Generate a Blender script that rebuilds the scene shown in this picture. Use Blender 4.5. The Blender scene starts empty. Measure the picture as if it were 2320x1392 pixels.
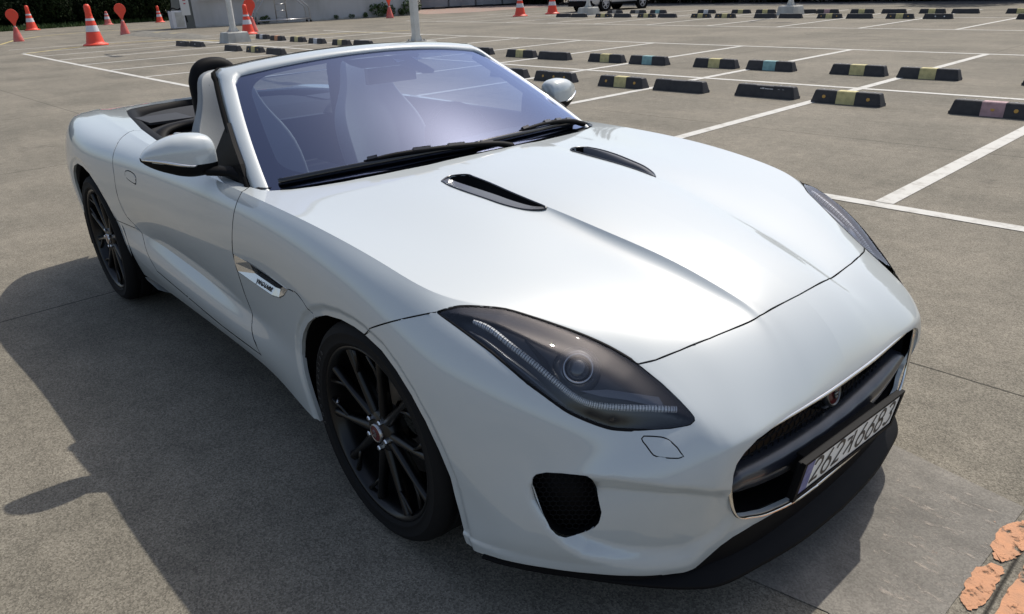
import bpy, bmesh, math, random
import numpy as np
from mathutils import Vector, Matrix
C = bpy.context.scene.collection
sc = bpy.context.scene
R = math.radians
# ---------------------------------------------------------------- camera, sky, sun, exposure
cd = bpy.data.cameras.new('camera'); cam = bpy.data.objects.new('camera', cd); C.objects.link(cam); sc.camera = cam
cd.sensor_fit = 'HORIZONTAL'; cd.sensor_width = 36.0; cd.lens = 36.0*1692.47/2320.0; cd.clip_start = .05; cd.clip_end = 2000
CAM = Vector((1.64145, -1.76063, 1.50126))
rx = Vector((0.66111098, 0.74942443, -0.03599015)); dn = Vector((0.27641433, -0.28787461, -0.91690966)); fw = Vector((-0.69751516, 0.59623085, -0.39746872))
m = Matrix(((rx.x, -dn.x, -fw.x, CAM.x), (rx.y, -dn.y, -fw.y, CAM.y), (rx.z, -dn.z, -fw.z, CAM.z), (0, 0, 0, 1)))
cam.matrix_world = m
SUN_EL, SUN_AZ = 54.5, 103.0          # azimuth measured from +x towards +y
w = bpy.data.worlds.new('World'); sc.world = w; w.use_nodes = True
nt = w.node_tree; bg = nt.nodes['Background']
sky = nt.nodes.new('ShaderNodeTexSky'); sky.sky_type = 'NISHITA'; sky.sun_disc = False
sky.sun_elevation = R(SUN_EL); sky.sun_rotation = R(90-SUN_AZ); sky.air_density = 1.0; sky.dust_density = 2.5; sky.ozone_density = 1.0
hs = nt.nodes.new('ShaderNodeHueSaturation'); hs.inputs['Saturation'].default_value = .84; nt.links.new(sky.outputs[0], hs.inputs['Color']); nt.links.new(hs.outputs[0], bg.inputs[0]); bg.inputs[1].default_value = .138
sd = bpy.data.lights.new('sun', 'SUN'); sd.energy = 3.4; sd.angle = R(.53); sd.color = (1, .94, .84)
so = bpy.data.objects.new('sun', sd); C.objects.link(so); so.location = (0, 0, 20)
sv = Vector((math.cos(R(SUN_EL))*math.cos(R(SUN_AZ)), math.cos(R(SUN_EL))*math.sin(R(SUN_AZ)), math.sin(R(SUN_EL))))
so.rotation_euler = (-sv).to_track_quat('-Z', 'Y').to_euler()
sc.view_settings.view_transform = 'Standard'; sc.view_settings.look = 'None'; sc.view_settings.exposure = .13; sc.view_settings.gamma = 1
sc.render.film_transparent = False
sc.cycles.max_bounces = 8; sc.cycles.transparent_max_bounces = 12
# ---------------------------------------------------------------- helpers
def put(o, parent=None):
    C.objects.link(o)
    if parent: o.parent = parent
    return o
def mesh(name, V, F, mat, parent=None, smooth=True, mats=None, mi=None):
    me = bpy.data.meshes.new(name); me.from_pydata([tuple(v) for v in V], [], [tuple(f) for f in F]); me.update()
    for mm in (mats or [mat]): me.materials.append(mm)
    if smooth: me.polygons.foreach_set('use_smooth', [True]*len(F))
    if mi is not None: me.polygons.foreach_set('material_index', mi)
    return put(bpy.data.objects.new(name, me), parent)
def empty(name, loc=(0, 0, 0), rz=0, parent=None):
    o = bpy.data.objects.new(name, None); o.location = loc; o.rotation_euler = (0, 0, rz); o.empty_display_size = .2; return put(o, parent)
def tag(o, label=None, cat=None, group=None, kind=None):
    for k, v in (('label', label), ('category', cat), ('group', group), ('kind', kind)):
        if v: o[k] = v
    return o
def join(parts):
    V, F = [], []
    for v, f in parts:
        k = len(V); V += [tuple(p) for p in v]; F += [tuple(i+k for i in q) for q in f]
    return V, F
def box(cx, cy, cz, sx, sy, sz, tx=1, ty=1):
    V = [(cx+a*sx/2*(tx if c > 0 else 1), cy+b*sy/2*(ty if c > 0 else 1), cz+c*sz/2) for a in (-1, 1) for b in (-1, 1) for c in (-1, 1)]
    return V, [(0, 1, 3, 2), (4, 6, 7, 5), (0, 4, 5, 1), (2, 3, 7, 6), (0, 2, 6, 4), (1, 5, 7, 3)]
def tube(P, r, n=8, cap=True, up=(0, 0, 1), flat=1.0):
    P = [Vector(p) for p in P]; V, F = [], []; rr = r if hasattr(r, '__len__') else [r]*len(P); U = Vector(up)
    for i, p in enumerate(P):
        t = (P[min(i+1, len(P)-1)]-P[max(i-1, 0)]).normalized(); a = t.cross(U)
        if a.length < 1e-3: a = t.cross(Vector((1, 0, 0)))
        a.normalize(); b = a.cross(t).normalized()
        for k in range(n):
            w = 2*math.pi*k/n; V.append(p+a*math.cos(w)*rr[i]+b*math.sin(w)*rr[i]*flat)
    for i in range(len(P)-1):
        for k in range(n): F.append((i*n+k, i*n+(k+1) % n, (i+1)*n+(k+1) % n, (i+1)*n+k))
    if cap: F.append(tuple(range(n))[::-1]); F.append(tuple(range((len(P)-1)*n, len(P)*n)))
    return V, F
def lathe(prof, n=32, axis='z', c=(0, 0, 0)):
    V, F = [], []
    for r, h in prof:
        for k in range(n):
            w = 2*math.pi*k/n; a, b = r*math.cos(w), r*math.sin(w)
            V.append({'z': (c[0]+a, c[1]+b, c[2]+h), 'y': (c[0]+a, c[1]+h, c[2]+b), 'x': (c[0]+h, c[1]+a, c[2]+b)}[axis])
    for i in range(len(prof)-1):
        for k in range(n): F.append((i*n+k, i*n+(k+1) % n, (i+1)*n+(k+1) % n, (i+1)*n+k))
    return V, F
def spline(P, m=8):
    P = [Vector(p) for p in P]; out = []
    for i in range(len(P)-1):
        p0, p1, p2, p3 = P[max(i-1, 0)], P[i], P[i+1], P[min(i+2, len(P)-1)]
        for k in range(m):
            t = k/m; out.append(.5*((2*p1)+(-p0+p2)*t+(2*p0-5*p1+4*p2-p3)*t*t+(-p0+3*p1-3*p2+p3)*t**3))
    return out+[P[-1]]
def fix_normals(o):
    bm = bmesh.new(); bm.from_mesh(o.data); bmesh.ops.recalc_face_normals(bm, faces=bm.faces); bm.to_mesh(o.data); bm.free(); return o
def bevel(o, w=.004, seg=2, ang=40):
    b = o.modifiers.new('bevel', 'BEVEL'); b.width = w; b.segments = seg; b.limit_method = 'ANGLE'; b.angle_limit = R(ang); return o
def solid(o, t, off=-1):
    b = o.modifiers.new('solid', 'SOLIDIFY'); b.thickness = t; b.offset = off; return o
def text_mesh(name, body, size, mat, M, parent=None, depth=.0005, sx=1.0, shear=0.0, bold=0.0):
    cu = bpy.data.curves.new(name, 'FONT'); cu.body = body; cu.size = size; cu.extrude = depth; cu.shear = shear; cu.offset = bold; cu.align_x = 'CENTER'; cu.align_y = 'CENTER'
    t = bpy.data.objects.new(name, cu); C.objects.link(t); dg = bpy.context.evaluated_depsgraph_get(); me = bpy.data.meshes.new_from_object(t.evaluated_get(dg)); bpy.data.objects.remove(t)
    me.transform(Matrix.Diagonal((sx, 1, 1, 1))); me.transform(M); me.materials.clear(); me.materials.append(mat); return put(bpy.data.objects.new(name, me), parent)
def frame_mat(o, ex, ey):
    ex = Vector(ex).normalized(); ey = Vector(ey); ey = (ey-ex*ey.dot(ex)).normalized(); ez = ex.cross(ey)
    return Matrix(((ex.x, ey.x, ez.x, o[0]), (ex.y, ey.y, ez.y, o[1]), (ex.z, ey.z, ez.z, o[2]), (0, 0, 0, 1)))
# ---------------------------------------------------------------- materials
def principled(name, col, rough=.5, metal=0, coat=0, coatr=.03, spec=.5, **kw):
    mt = bpy.data.materials.new(name); mt.use_nodes = True; b = mt.node_tree.nodes['Principled BSDF']
    b.inputs['Base Color'].default_value = (*col, 1); b.inputs['Roughness'].default_value = rough; b.inputs['Metallic'].default_value = metal
    b.inputs['Coat Weight'].default_value = coat; b.inputs['Coat Roughness'].default_value = coatr; b.inputs['Specular IOR Level'].default_value = spec
    for k, v in kw.items(): b.inputs[k.replace('_', ' ')].default_value = v
    return mt
def noise_mix(mt, c1, c2, scale, lo=.35, hi=.65, detail=6, bump=0, bscale=None, rough=None, stretch=None, target='Base Color'):
    n = mt.node_tree; N = n.nodes; L = n.links; b = N['Principled BSDF']; tc = N.new('ShaderNodeTexCoord'); mp = N.new('ShaderNodeMapping'); L.new(tc.outputs['Object'], mp.inputs[0])
    if stretch: mp.inputs['Scale'].default_value = stretch
    tx = N.new('ShaderNodeTexNoise'); tx.inputs['Scale'].default_value = scale; tx.inputs['Detail'].default_value = detail; L.new(mp.outputs[0], tx.inputs[0])
    cr = N.new('ShaderNodeValToRGB'); cr.color_ramp.elements[0].position = lo; cr.color_ramp.elements[1].position = hi; cr.color_ramp.elements[0].color = (*c1, 1); cr.color_ramp.elements[1].color = (*c2, 1)
    L.new(tx.outputs[0], cr.inputs[0]); L.new(cr.outputs[0], b.inputs[target])
    if bump:
        t2 = N.new('ShaderNodeTexNoise'); t2.inputs['Scale'].default_value = bscale or scale*4; t2.inputs['Detail'].default_value = 4; L.new(mp.outputs[0], t2.inputs[0])
        bp = N.new('ShaderNodeBump'); bp.inputs['Strength'].default_value = bump; bp.inputs['Distance'].default_value = .01; L.new(t2.outputs[0], bp.inputs['Height']); L.new(bp.outputs[0], b.inputs['Normal'])
    return mt
def glass_mat(name, tint, refl, base=.06, power=1.0, rough=.0):
    # thin glass: tinted see-through plus a Fresnel reflection
    mt = bpy.data.materials.new(name); mt.use_nodes = True; n = mt.node_tree; N = n.nodes; L = n.links
    for x in list(N):
        if x.type != 'OUTPUT_MATERIAL': N.remove(x)
    out = [x for x in N if x.type == 'OUTPUT_MATERIAL'][0]
    tr = N.new('ShaderNodeBsdfTransparent'); tr.inputs[0].default_value = (*tint, 1); gl = N.new('ShaderNodeBsdfGlossy'); gl.inputs['Color'].default_value = (*refl, 1); gl.inputs['Roughness'].default_value = rough
    fr = N.new('ShaderNodeFresnel'); fr.inputs[0].default_value = 1.5; ma = N.new('ShaderNodeMath'); ma.operation = 'MULTIPLY_ADD'; ma.inputs[1].default_value = power; ma.inputs[2].default_value = base; ma.use_clamp = True
    L.new(fr.outputs[0], ma.inputs[0]); mx = N.new('ShaderNodeMixShader'); L.new(ma.outputs[0], mx.inputs[0]); L.new(tr.outputs[0], mx.inputs[1]); L.new(gl.outputs[0], mx.inputs[2]); L.new(mx.outputs[0], out.inputs[0])
    return mt
paint = principled('white_pearl_paint', (.50, .535, .54), .40, .02, 1.0, .028, .14, Coat_IOR=1.8)
black_gloss = principled('black_gloss', (.008, .008, .010), .18, 0, .6)
black_trim = principled('black_trim', (.007, .007, .008), .6, spec=.10)
black_matte = principled('black_matte', (.006, .006, .007), .6, spec=.12)
liner_mat = principled('dark_liner', (.006, .006, .006), .9, spec=.1)
rubber = principled('rubber', (.009, .009, .0095), .8, spec=.2)
wheel_black = principled('wheel_black', (.0035, .0035, .004), .32, 0, .15, .1, .35)
chrome = principled('chrome', (.78, .76, .73), .08, 1)
vent_chrome = principled('vent_chrome', (.74, .73, .71), .16, .85)
dull_ring = principled('dull_ring', (.16, .16, .16), .3, .9)
satin = principled('satin_metal', (.45, .45, .46), .3, 1)
disc_mat = principled('disc_steel', (.25, .24, .23), .4, 1)
dark_bar = principled('dark_bar', (.022, .024, .032), .28, 0, .5, .15)
seat_mat = principled('seat_leather', (.30, .31, .31), .55); noise_mix(seat_mat, (.22, .235, .245), (.27, .285, .29), 3, bump=.1, bscale=180)
dash_mat = principled('dash', (.02, .02, .022), .6)
roof_cloth = principled('roof_cloth', (.012, .012, .014), .85)
red_badge = principled('red_badge', (.09, .006, .010), .35, 0, .6)
amber = principled('amber_lens', (.7, .25, .03), .2, 0, 1)
clear_dark = principled('lamp_inner', (.013, .015, .021), .38, 0, .15)
led_mat = principled('led_strip', (.97, .97, .97), .35, 0, 0, .03, 1.0)
grey_gloss = principled('projector_shell', (.10, .105, .12), .18, .3, .8)
plate_white = principled('plate_white', (.84, .85, .82), .4)
plate_blue = principled('plate_blue', (.05, .07, .26), .35); noise_mix(plate_blue, (.05, .07, .28), (.16, .18, .38), 60)
plate_ink = principled('plate_ink', (.03, .03, .03), .5)
frit = principled('screen_print', (.012, .012, .014), .35)
white_dot = principled('lens_white', (.8, .8, .8), .3)
glass = glass_mat('windscreen_glass', (.36, .45, .54), (.50, .575, .84), .155, 1.45, .02)
lamp_glass = glass_mat('lamp_glass', (.95, .96, .97), (.95, .95, 1.0), .01, 1.1, .008)
side_glass = glass_mat('small_glass', (.25, .26, .27), (.8, .8, .85), .08, 1.0)
guard_mat = principled('stone_guard_plastic', (.42, .42, .38), .5)
glass_lens = principled('projector_glass', (.06, .065, .075), .05, 0, 1)
vent_mat = principled('vent_plastic', (.045, .047, .055), .4, 0, .3)
silver = principled('alloy_silver', (.60, .60, .62), .4, .1)
# ---------------------------------------------------------------- car body master surface
# half body, y >= 0 is the car's left; thirteen long lines (centre to sill) through 25 stations (tail to nose and down to the lip)
NA = None
def pchip(xs, ys, x):
    xs = np.asarray(xs, float); ys = np.asarray(ys, float)
    h = np.diff(xs); d = np.diff(ys)/h; m = np.zeros_like(ys)
    m[1:-1] = np.where(d[:-1]*d[1:] > 0, 2*d[:-1]*d[1:]/(d[:-1]+d[1:]+1e-12), 0); m[0] = d[0]; m[-1] = d[-1]
    i = np.clip(np.searchsorted(xs, x)-1, 0, len(h)-1); t = (x-xs[i])/h[i]
    return (2*t**3-3*t**2+1)*ys[i]+(t**3-2*t**2+t)*h[i]*m[i]+(-2*t**3+3*t**2)*ys[i+1]+(t**3-t**2)*h[i]*m[i+1]
ST = np.array([-3.60,-3.54,-3.42,-3.2,-2.95,-2.62,-2.3,-2.0,-1.65,-1.3,-.95,-.7,-.45,-.2,.05])
LN = {  # line: list of x, y, z
 'A': [(-3.6,0,.84),(-3.54,0,.885),(-3.42,0,.91),(-3.2,0,.925),(-2.6,0,.945),(-2,0,.945),(-1.3,0,.945),(-.7,0,.942),(-.45,0,.932),(-.2,0,.916),(.05,0,.893)],
 'B': [(-3.6,.15,.84),(-3.54,.15,.885),(-3.42,.15,.91),(-3.2,.15,.924),(-2.6,.14,.943),(-1.3,.14,.943),(-.7,.14,.940),(-.45,.14,.930),(-.2,.14,.914),(.05,.135,.891)],
 'C': [(-3.6,.28,.835),(-3.54,.28,.88),(-3.42,.28,.907),(-3.2,.28,.922),(-2.6,.27,.94),(-1.3,.27,.938),(-.7,.27,.932),(-.45,.265,.922),(-.2,.258,.905),(.05,.245,.881)],
 'D': [(-3.6,.36,.83),(-3.54,.36,.876),(-3.42,.36,.905),(-3.2,.36,.92),(-2.6,.34,.938),(-1.3,.34,.933),(-.7,.33,.929),(-.45,.32,.919),(-.2,.305,.903),(.05,.289,.867)],
 'E': [(-3.6,.46,.82),(-3.54,.465,.87),(-3.42,.47,.90),(-3.2,.48,.918),(-2.6,.5,.934),(-1.3,.52,.925),(-.7,.50,.919),(-.45,.49,.909),(-.2,.46,.896),(.05,.43,.866)],
 'F': [(-3.6,.54,.81),(-3.54,.55,.86),(-3.42,.56,.898),(-3.2,.58,.917),(-2.6,.66,.93),(-2,.70,.922),(-1.3,.73,.912),(-.7,.73,.905),(-.45,.71,.893),(-.2,.675,.879),(.05,.635,.853)],
 'G': [(-3.6,.60,.79),(-3.54,.615,.845),(-3.42,.635,.900),(-3.2,.680,.925),(-2.95,.72,.931),(-2.62,.75,.925),(-2.3,.775,.921),(-2,.795,.915),(-1.65,.812,.907),(-1.3,.827,.90),(-.95,.835,.896),(-.7,.84,.894),(-.45,.838,.888),(-.2,.834,.875),(.05,.822,.848)],
 'H': [(-3.6,.70,.74),(-3.54,.73,.80),(-3.42,.755,.868),(-3.2,.812,.900),(-2.95,.860,.905),(-2.62,.885,.893),(-2.3,.88,.885),(-2,.875,.872),(-1.65,.872,.862),(-1.3,.873,.855),(-.95,.876,.852),(-.7,.876,.85),(-.45,.874,.845),(-.2,.872,.836),(.05,.868,.812)],
 'I': [(-3.6,.73,.66),(-3.54,.77,.70),(-3.42,.80,.755),(-3.2,.864,.795),(-2.95,.916,.805),(-2.62,.945,.80),(-2.3,.932,.795),(-2,.912,.78),(-1.65,.90,.765),(-1.3,.896,.755),(-.95,.894,.755),(-.7,.893,.76),(-.45,.895,.762),(-.2,.9,.758),(.05,.9,.742)],
 'J': [(-3.6,.73,.55),(-3.54,.78,.57),(-3.42,.83,.60),(-3.2,.895,.64),(-2.95,.937,.66),(-2.62,.95,.66),(-2.3,.93,.65),(-2,.905,.635),(-1.65,.893,.61),(-1.3,.889,.60),(-.95,.885,.60),(-.7,.883,.605),(-.45,.892,.615),(-.2,.905,.63),(.05,.912,.635)],
 'K': [(-3.6,.73,.44),(-3.54,.78,.44),(-3.42,.83,.44),(-3.2,.89,.46),(-2.95,.925,.48),(-2.62,.935,.48),(-2.3,.912,.49),(-2,.878,.495),(-1.65,.860,.470),(-1.3,.854,.450),(-.95,.860,.440),(-.7,.873,.45),(-.45,.892,.47),(-.2,.905,.48),(.05,.913,.48)],
 'L': [(-3.6,.72,.32),(-3.54,.77,.32),(-3.42,.82,.32),(-3.2,.87,.32),(-2.62,.91,.33),(-2.3,.90,.34),(-2,.902,.370),(-1.65,.899,.355),(-1.3,.895,.345),(-.95,.892,.335),(-.7,.888,.325),(-.45,.895,.32),(-.2,.905,.32),(.05,.91,.32)],
 'M': [(-3.6,.70,.22),(-3.54,.74,.21),(-3.2,.84,.20),(-2.62,.87,.20),(-2.3,.872,.235),(-2,.866,.243),(-1.65,.862,.243),(-1.3,.86,.243),(-.95,.861,.243),(-.7,.866,.235),(-.45,.885,.21),(-.2,.892,.20),(.05,.892,.195)],
}
FR = {  # explicit front stations S15..S24
 'A': [(.28,0,.854),(.48,0,.814),(.64,0,.768),(.765,0,.713),(.858,0,.64),(.917,0,.54),(.928,0,.44),(.922,0,.33),(.915,0,.25),(.905,0,.17)],
 'B': [(.28,.12,.852),(.48,.11,.811),(.64,.10,.766),(.762,.095,.712),(.856,.10,.638),(.916,.12,.54),(.926,.12,.44),(.92,.12,.33),(.913,.12,.25),(.903,.12,.17)],
 'C': [(.28,.22,.840),(.48,.192,.799),(.64,.176,.751),(.757,.167,.707),(.85,.20,.633),(.913,.22,.54),(.922,.22,.44),(.915,.22,.33),(.907,.22,.25),(.897,.22,.17)],
 'D': [(.28,.266,.816),(.48,.242,.777),(.64,.226,.733),(.752,.218,.698),(.845,.28,.628),(.909,.31,.54),(.917,.31,.44),(.908,.31,.33),(.90,.31,.25),(.89,.31,.17)],
 'E': [(.28,.40,.820),(.47,.365,.780),(.62,.350,.736),(.738,.35,.699),(.838,.385,.622),(.908,.40,.541),(.907,.40,.44),(.897,.40,.33),(.888,.40,.25),(.876,.40,.17)],
 'F': [(.25,.592,.824),(.43,.535,.788),(.57,.50,.748),(.70,.470,.697),(.828,.477,.613),(.900,.470,.541),(.901,.475,.44),(.884,.475,.33),(.872,.475,.25),(.857,.475,.175)],
 'G': [(.255,.80,.812),(.395,.70,.783),(.535,.614,.741),(.665,.558,.688),(.802,.542,.613),(.883,.530,.533),(.888,.545,.43),(.867,.55,.33),(.853,.55,.245),(.832,.55,.18)],
 'H': [(.27,.838,.782),(.43,.81,.735),(.575,.755,.665),(.675,.695,.60),(.745,.645,.563),(.800,.655,.50),(.812,.665,.42),(.802,.67,.32),(.785,.67,.24),(.76,.665,.183)],
 'I': [(.25,.892,.71),(.385,.877,.65),(.50,.84,.585),(.585,.80,.53),(.64,.775,.485),(.675,.77,.43),(.695,.77,.37),(.695,.77,.30),(.68,.77,.24),(.66,.76,.188)],
 'J': [(.23,.913,.605),(.33,.908,.535),(.42,.892,.47),(.48,.875,.42),(.52,.862,.39),(.545,.855,.36),(.56,.85,.32),(.565,.848,.28),(.56,.843,.24),(.545,.838,.19)],
 'K': [(.19,.915,.46),(.27,.912,.41),(.33,.905,.36),(.37,.90,.33),(.40,.895,.31),(.42,.89,.285),(.435,.887,.26),(.442,.885,.24),(.445,.882,.22),(.44,.878,.192)],
 'L': [(.14,.912,.30),(.19,.91,.28),(.24,.905,.26),(.28,.90,.25),(.31,.897,.24),(.33,.895,.23),(.345,.892,.22),(.355,.89,.213),(.362,.888,.205),(.365,.885,.193)],
 'M': [(.12,.892,.193),(.16,.892,.193),(.2,.892,.193),(.23,.891,.193),(.255,.89,.193),(.27,.89,.193),(.28,.89,.193),(.29,.889,.193),(.295,.888,.193),(.30,.885,.193)],
}
MULT = {'C': 3, 'F': 2, 'G': 3, 'K': 3}
SPV = {'A': 14, 'B': 14, 'C': 8, 'D': 16, 'E': 18, 'F': 16, 'G': 10, 'H': 14, 'I': 18, 'J': 18, 'K': 16, 'L': 12}
def bbasis(n, params):
    # clamped uniform cubic B-spline basis rows
    kn = np.concatenate([[0]*3, np.arange(n-2), [n-3]*3]).astype(float)
    out = np.zeros((len(params), n))
    for r, t in enumerate(params):
        t = min(max(t, 0), n-3-1e-9); k = int(np.searchsorted(kn, t, side='right')-1)
        N = [1.0]
        for d in range(1, 4):
            M = [0.0]*(d+1)
            for j in range(d):
                i = k-d+1+j; den = kn[i+d]-kn[i]; w = (t-kn[i])/den if den > 0 else 0
                M[j] += (1-w)*N[j]; M[j+1] += w*N[j]
            N = M
        for j in range(4): out[r, k-3+j] = N[j]
    return out, kn
def make_master():
    names = list('ABCDEFGHIJKLM'); T = []
    for n in names:
        L = np.array(LN[n]); y = pchip(L[:, 0], L[:, 1], ST); z = pchip(L[:, 0], L[:, 2], ST)
        T.append(np.vstack([np.stack([ST, y, z], 1), np.array(FR[n])]))
    T = np.array(T).transpose(1, 0, 2)          # stations x lines x 3
    cols = []; 
    for j, n in enumerate(names): cols += [j]*MULT.get(n, 1)
    # duplicated lines make the two character creases; they are spread apart where the crease is soft
    P = T[:, cols].copy(); nu, nv = P.shape[:2]; pair = []
    si = np.arange(nu)
    SOFT = {'C': np.where(si < 9, .33, np.where(si < 12, .12, np.where(si > 18, .33, np.where(si > 17, .15, .0)))),
            'G': np.where(si < 5, .33, np.where(si < 8, .12, np.where(si > 18, .33, np.where(si > 15, .12, .0)))),
            'K': np.where((si > 6) & (si < 10), .0, np.where((si > 5) & (si < 12), .16, .33)), 'F': np.where((si > 14) & (si < 17), .10, np.where(si == 17, .22, .33))}
    for j, n in enumerate(names):
        ks = [k for k in range(nv) if cols[k] == j]
        if len(ks) > 1:
            e = SOFT[n][:, None]; P[:, ks[0]] = T[:, j]*(1-e)+T[:, j-1]*e; P[:, ks[-1]] = T[:, j]*(1-e)+T[:, j+1]*e
    # the nose fold above the grille: one doubled station
    k = 20; sp = np.interp(np.arange(nv), [0, 8, 11, nv-1], [.08, .10, .33, .33])[:, None]
    P = np.concatenate([P[:k], (P[k]*(1-sp)+P[k-1]*sp)[None], (P[k]*(1-sp)+P[k+1]*sp)[None], P[k+1:]]); nu += 1
    def grev(n, kn): return np.array([kn[i+1:i+4].mean() for i in range(n)])
    _, ku = bbasis(nu, [0]); _, kv = bbasis(nv, [0]); gu = grev(nu, ku); gv = grev(nv, kv)
    Bu, _ = bbasis(nu, gu); Bv, _ = bbasis(nv, gv); Tg = P.copy()
    for it in range(2):
        S = np.einsum('ui,vj,ijk->uvk', Bu, Bv, P); D = .6*(Tg-S)
        for j in range(len(names)):
            ks = [k for k in range(nv) if cols[k] == j]
            if len(ks) > 1: D[:, ks] = D[:, ks].mean(1, keepdims=True)
        D[k] = D[k+1] = (D[k]+D[k+1])/2; P = P + D
        P[:, 0, 1] = 0
    # evaluation parameters
    us = []
    for i in range(nu-3):
        d = np.linalg.norm(Tg[min(i+2, nu-1)]-Tg[min(i+1, nu-1)], axis=1).max(); fine = .0075 if Tg[min(i+1, nu-1), 0, 0] > -1.0 else .012
        m = max(4, int(d/fine)); us += list(i+np.arange(m)/m)
    us.append(nu-3)
    vs = []
    for j in range(nv-3):
        d = np.linalg.norm(Tg[:, min(j+2, nv-1)]-Tg[:, min(j+1, nv-1)], axis=1).max(); m = max(5, int(d/.0095)); vs += list(j+np.arange(m)/m)
    vs.append(nv-3)
    Eu, _ = bbasis(nu, us); Ev, _ = bbasis(nv, vs)
    S = np.einsum('ui,vj,ijk->uvk', Eu, Ev, P)
    return shape_details(S)
def poly_dist(px, py, poly, closed=True):
    # distance to a 2-D polyline and inside test, vectorised
    q = np.asarray(poly, float); n = len(q); best = np.full(px.shape, 1e9); ins = np.zeros(px.shape, bool)
    for i in range(n if closed else n-1):
        a, b = q[i], q[(i+1) % n]; t = b-a; L = (t@t)+1e-12
        w = np.clip(((px-a[0])*t[0]+(py-a[1])*t[1])/L, 0, 1); d = np.hypot(px-a[0]-w*t[0], py-a[1]-w*t[1]); best = np.minimum(best, d)
        if closed:
            c = ((a[1] > py) != (b[1] > py)); xx = (b[0]-a[0])*(py-a[1])/np.where(abs(b[1]-a[1]) < 1e-12, 1e-12, b[1]-a[1])+a[0]; ins ^= c & (px < xx)
    return best, ins
def sstep(a, b, x):
    t = np.clip((x-a)/(b-a), 0, 1); return t*t*(3-2*t)
def grid_normals(S):
    du = np.gradient(S, axis=0); dv = np.gradient(S, axis=1); N = np.cross(dv, du); L = np.linalg.norm(N, axis=2, keepdims=True); N = N/np.maximum(L, 1e-9)
    N[(N*(S-np.array([-1.2, 0, .4]))).sum(2) < 0] *= -1
    return N
MID = np.array([.2, 0.0])
def fmap(X): return np.arctan2(X[..., 1], X[..., 0]-.2), X[..., 2]
SCOOP = [(1.125,.455),(1.08,.475),(.99,.482),(.91,.484),(.827,.481),(.733,.468),(.644,.445),(.55,.40),(.52,.34),(.60,.26),(.725,.215),(.82,.225),(.918,.238),(1.007,.262),(1.055,.295),(1.10,.34),(1.14,.40),(1.145,.44)]
ARCHF = [(-.372,.02),(-.372,.2),(-.385,.27),(-.398,.33),(-.410,.379),(-.4175,.442),(-.4024,.492),(-.3747,.534),(-.3249,.583),(-.258,.6254),(-.177,.6573),(-.087,.673),(-.0156,.6752),(.0367,.6708),(.1213,.6523),(.1853,.62),(.2458,.5752),(.2978,.5188),(.3371,.4549),(.3668,.3864),(.3855,.2922),(.3913,.236),(.398,.19),(.402,.02)]
ARCHR = [(-3.0,.02),(-2.995,.2),(-2.99,.33),(-2.975,.44),(-2.945,.54),(-2.915,.605),(-2.865,.665),(-2.785,.711),(-2.667,.7415),(-2.567,.7403),(-2.477,.7181),(-2.403,.6649),(-2.353,.5945),(-2.322,.511),(-2.292,.4248),(-2.275,.3283),(-2.268,.23),(-2.266,.02)]
def shape_details(S):
    S = S.copy(); N = grid_normals(S); X, Y, Z = S[..., 0], S[..., 1], S[..., 2]
    ph, z = fmap(S); front = (X > .35)
    d, ins = poly_dist(ph*.75, z, [(a*.75, b) for a, b in SCOOP])
    depth = .034*sstep(.42, 1.02, ph)*np.where(ins, sstep(0, .040, d), 0)*front
    S = S-N*depth[..., None]
    band = .006*sstep(.232, .222, z)*sstep(.62, .72, ph)*front; S = S+N*band[..., None]
    hx = S@HLA; hy = S@HLB; d, ins = poly_dist(hx, hy, m_hl(HL)); ok = ins & (X > .2) & (S[..., 1] > .4) & (Z > .45)
    S = S+N*(.026*np.where(ok, sstep(0, .095, d)**.8, 0))[..., None]
    for A in (ARCHF, ARCHR):
        d, ins = poly_dist(X, Z, A, False); S[..., 1] -= .007*sstep(.034, .020, d)*(Y > .6)
    return S
# ---------------------------------------------------------------- the car body: cut the master surface into its panels
SEAM = [(.6704,.5537,.6854),(.6889,.5147,.6892),(.7062,.4486,.6966),(.7243,.3578,.7023),(.7369,.2507,.7057),(.7483,.1629,.7109),(.7533,.0741,.7165),(.756,-.02,.717)]
HL = [(.2742,.8346,.7845),(.2922,.8129,.7935),(.3079,.7874,.7971),(.3357,.7556,.7944),(.3803,.7093,.7864),(.4421,.6691,.7695),(.4889,.6403,.7553),(.5349,.6131,.7405),(.5776,.5907,.7254),(.6169,.5729,.7098),(.6704,.5537,.6854),(.7288,.5402,.6533),(.7742,.5327,.624),(.7992,.5288,.6054),(.812,.5273,.5943),(.8173,.532,.586),(.8136,.5459,.5801),(.7895,.5825,.5775),(.7433,.6361,.576),(.7178,.6617,.5771),(.6933,.6842,.5818),(.6503,.7174,.6003),(.6138,.7419,.6202),(.5663,.7655,.6513),(.5147,.7859,.6821),(.437,.8058,.7255),(.3511,.8237,.7605)]
GRILLE = [(.92,-.02,.5315),(.9177,.0984,.5347),(.9139,.223,.5359),(.908,.3324,.5359),(.8994,.4128,.5300),(.8952,.452,.5127),(.892,.4753,.4912),(.8916,.4828,.464),(.8918,.4798,.4138),(.8894,.464,.3581),(.8892,.4424,.3216),(.8909,.4221,.306),(.8942,.3933,.2943),(.9002,.3288,.2724),(.9071,.2108,.2486),(.91,.10,.245),(.91,-.02,.244)]
INTAKE = [(.5847,.8163,.4574),(.5913,.8097,.4685),(.6103,.7956,.4761),(.6411,.7738,.4787),(.6863,.7419,.4789),(.696,.7364,.4691),(.6967,.716,.416),(.7083,.716,.3764),(.7053,.7199,.3476),(.695,.7270,.3290),(.6800,.7390,.3165),(.6650,.757,.3085),(.6520,.774,.3085),(.6400,.790,.3180),(.6280,.8030,.336),(.6113,.8119,.3699),(.5969,.8171,.4012),(.5866,.8202,.4358)]
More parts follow.
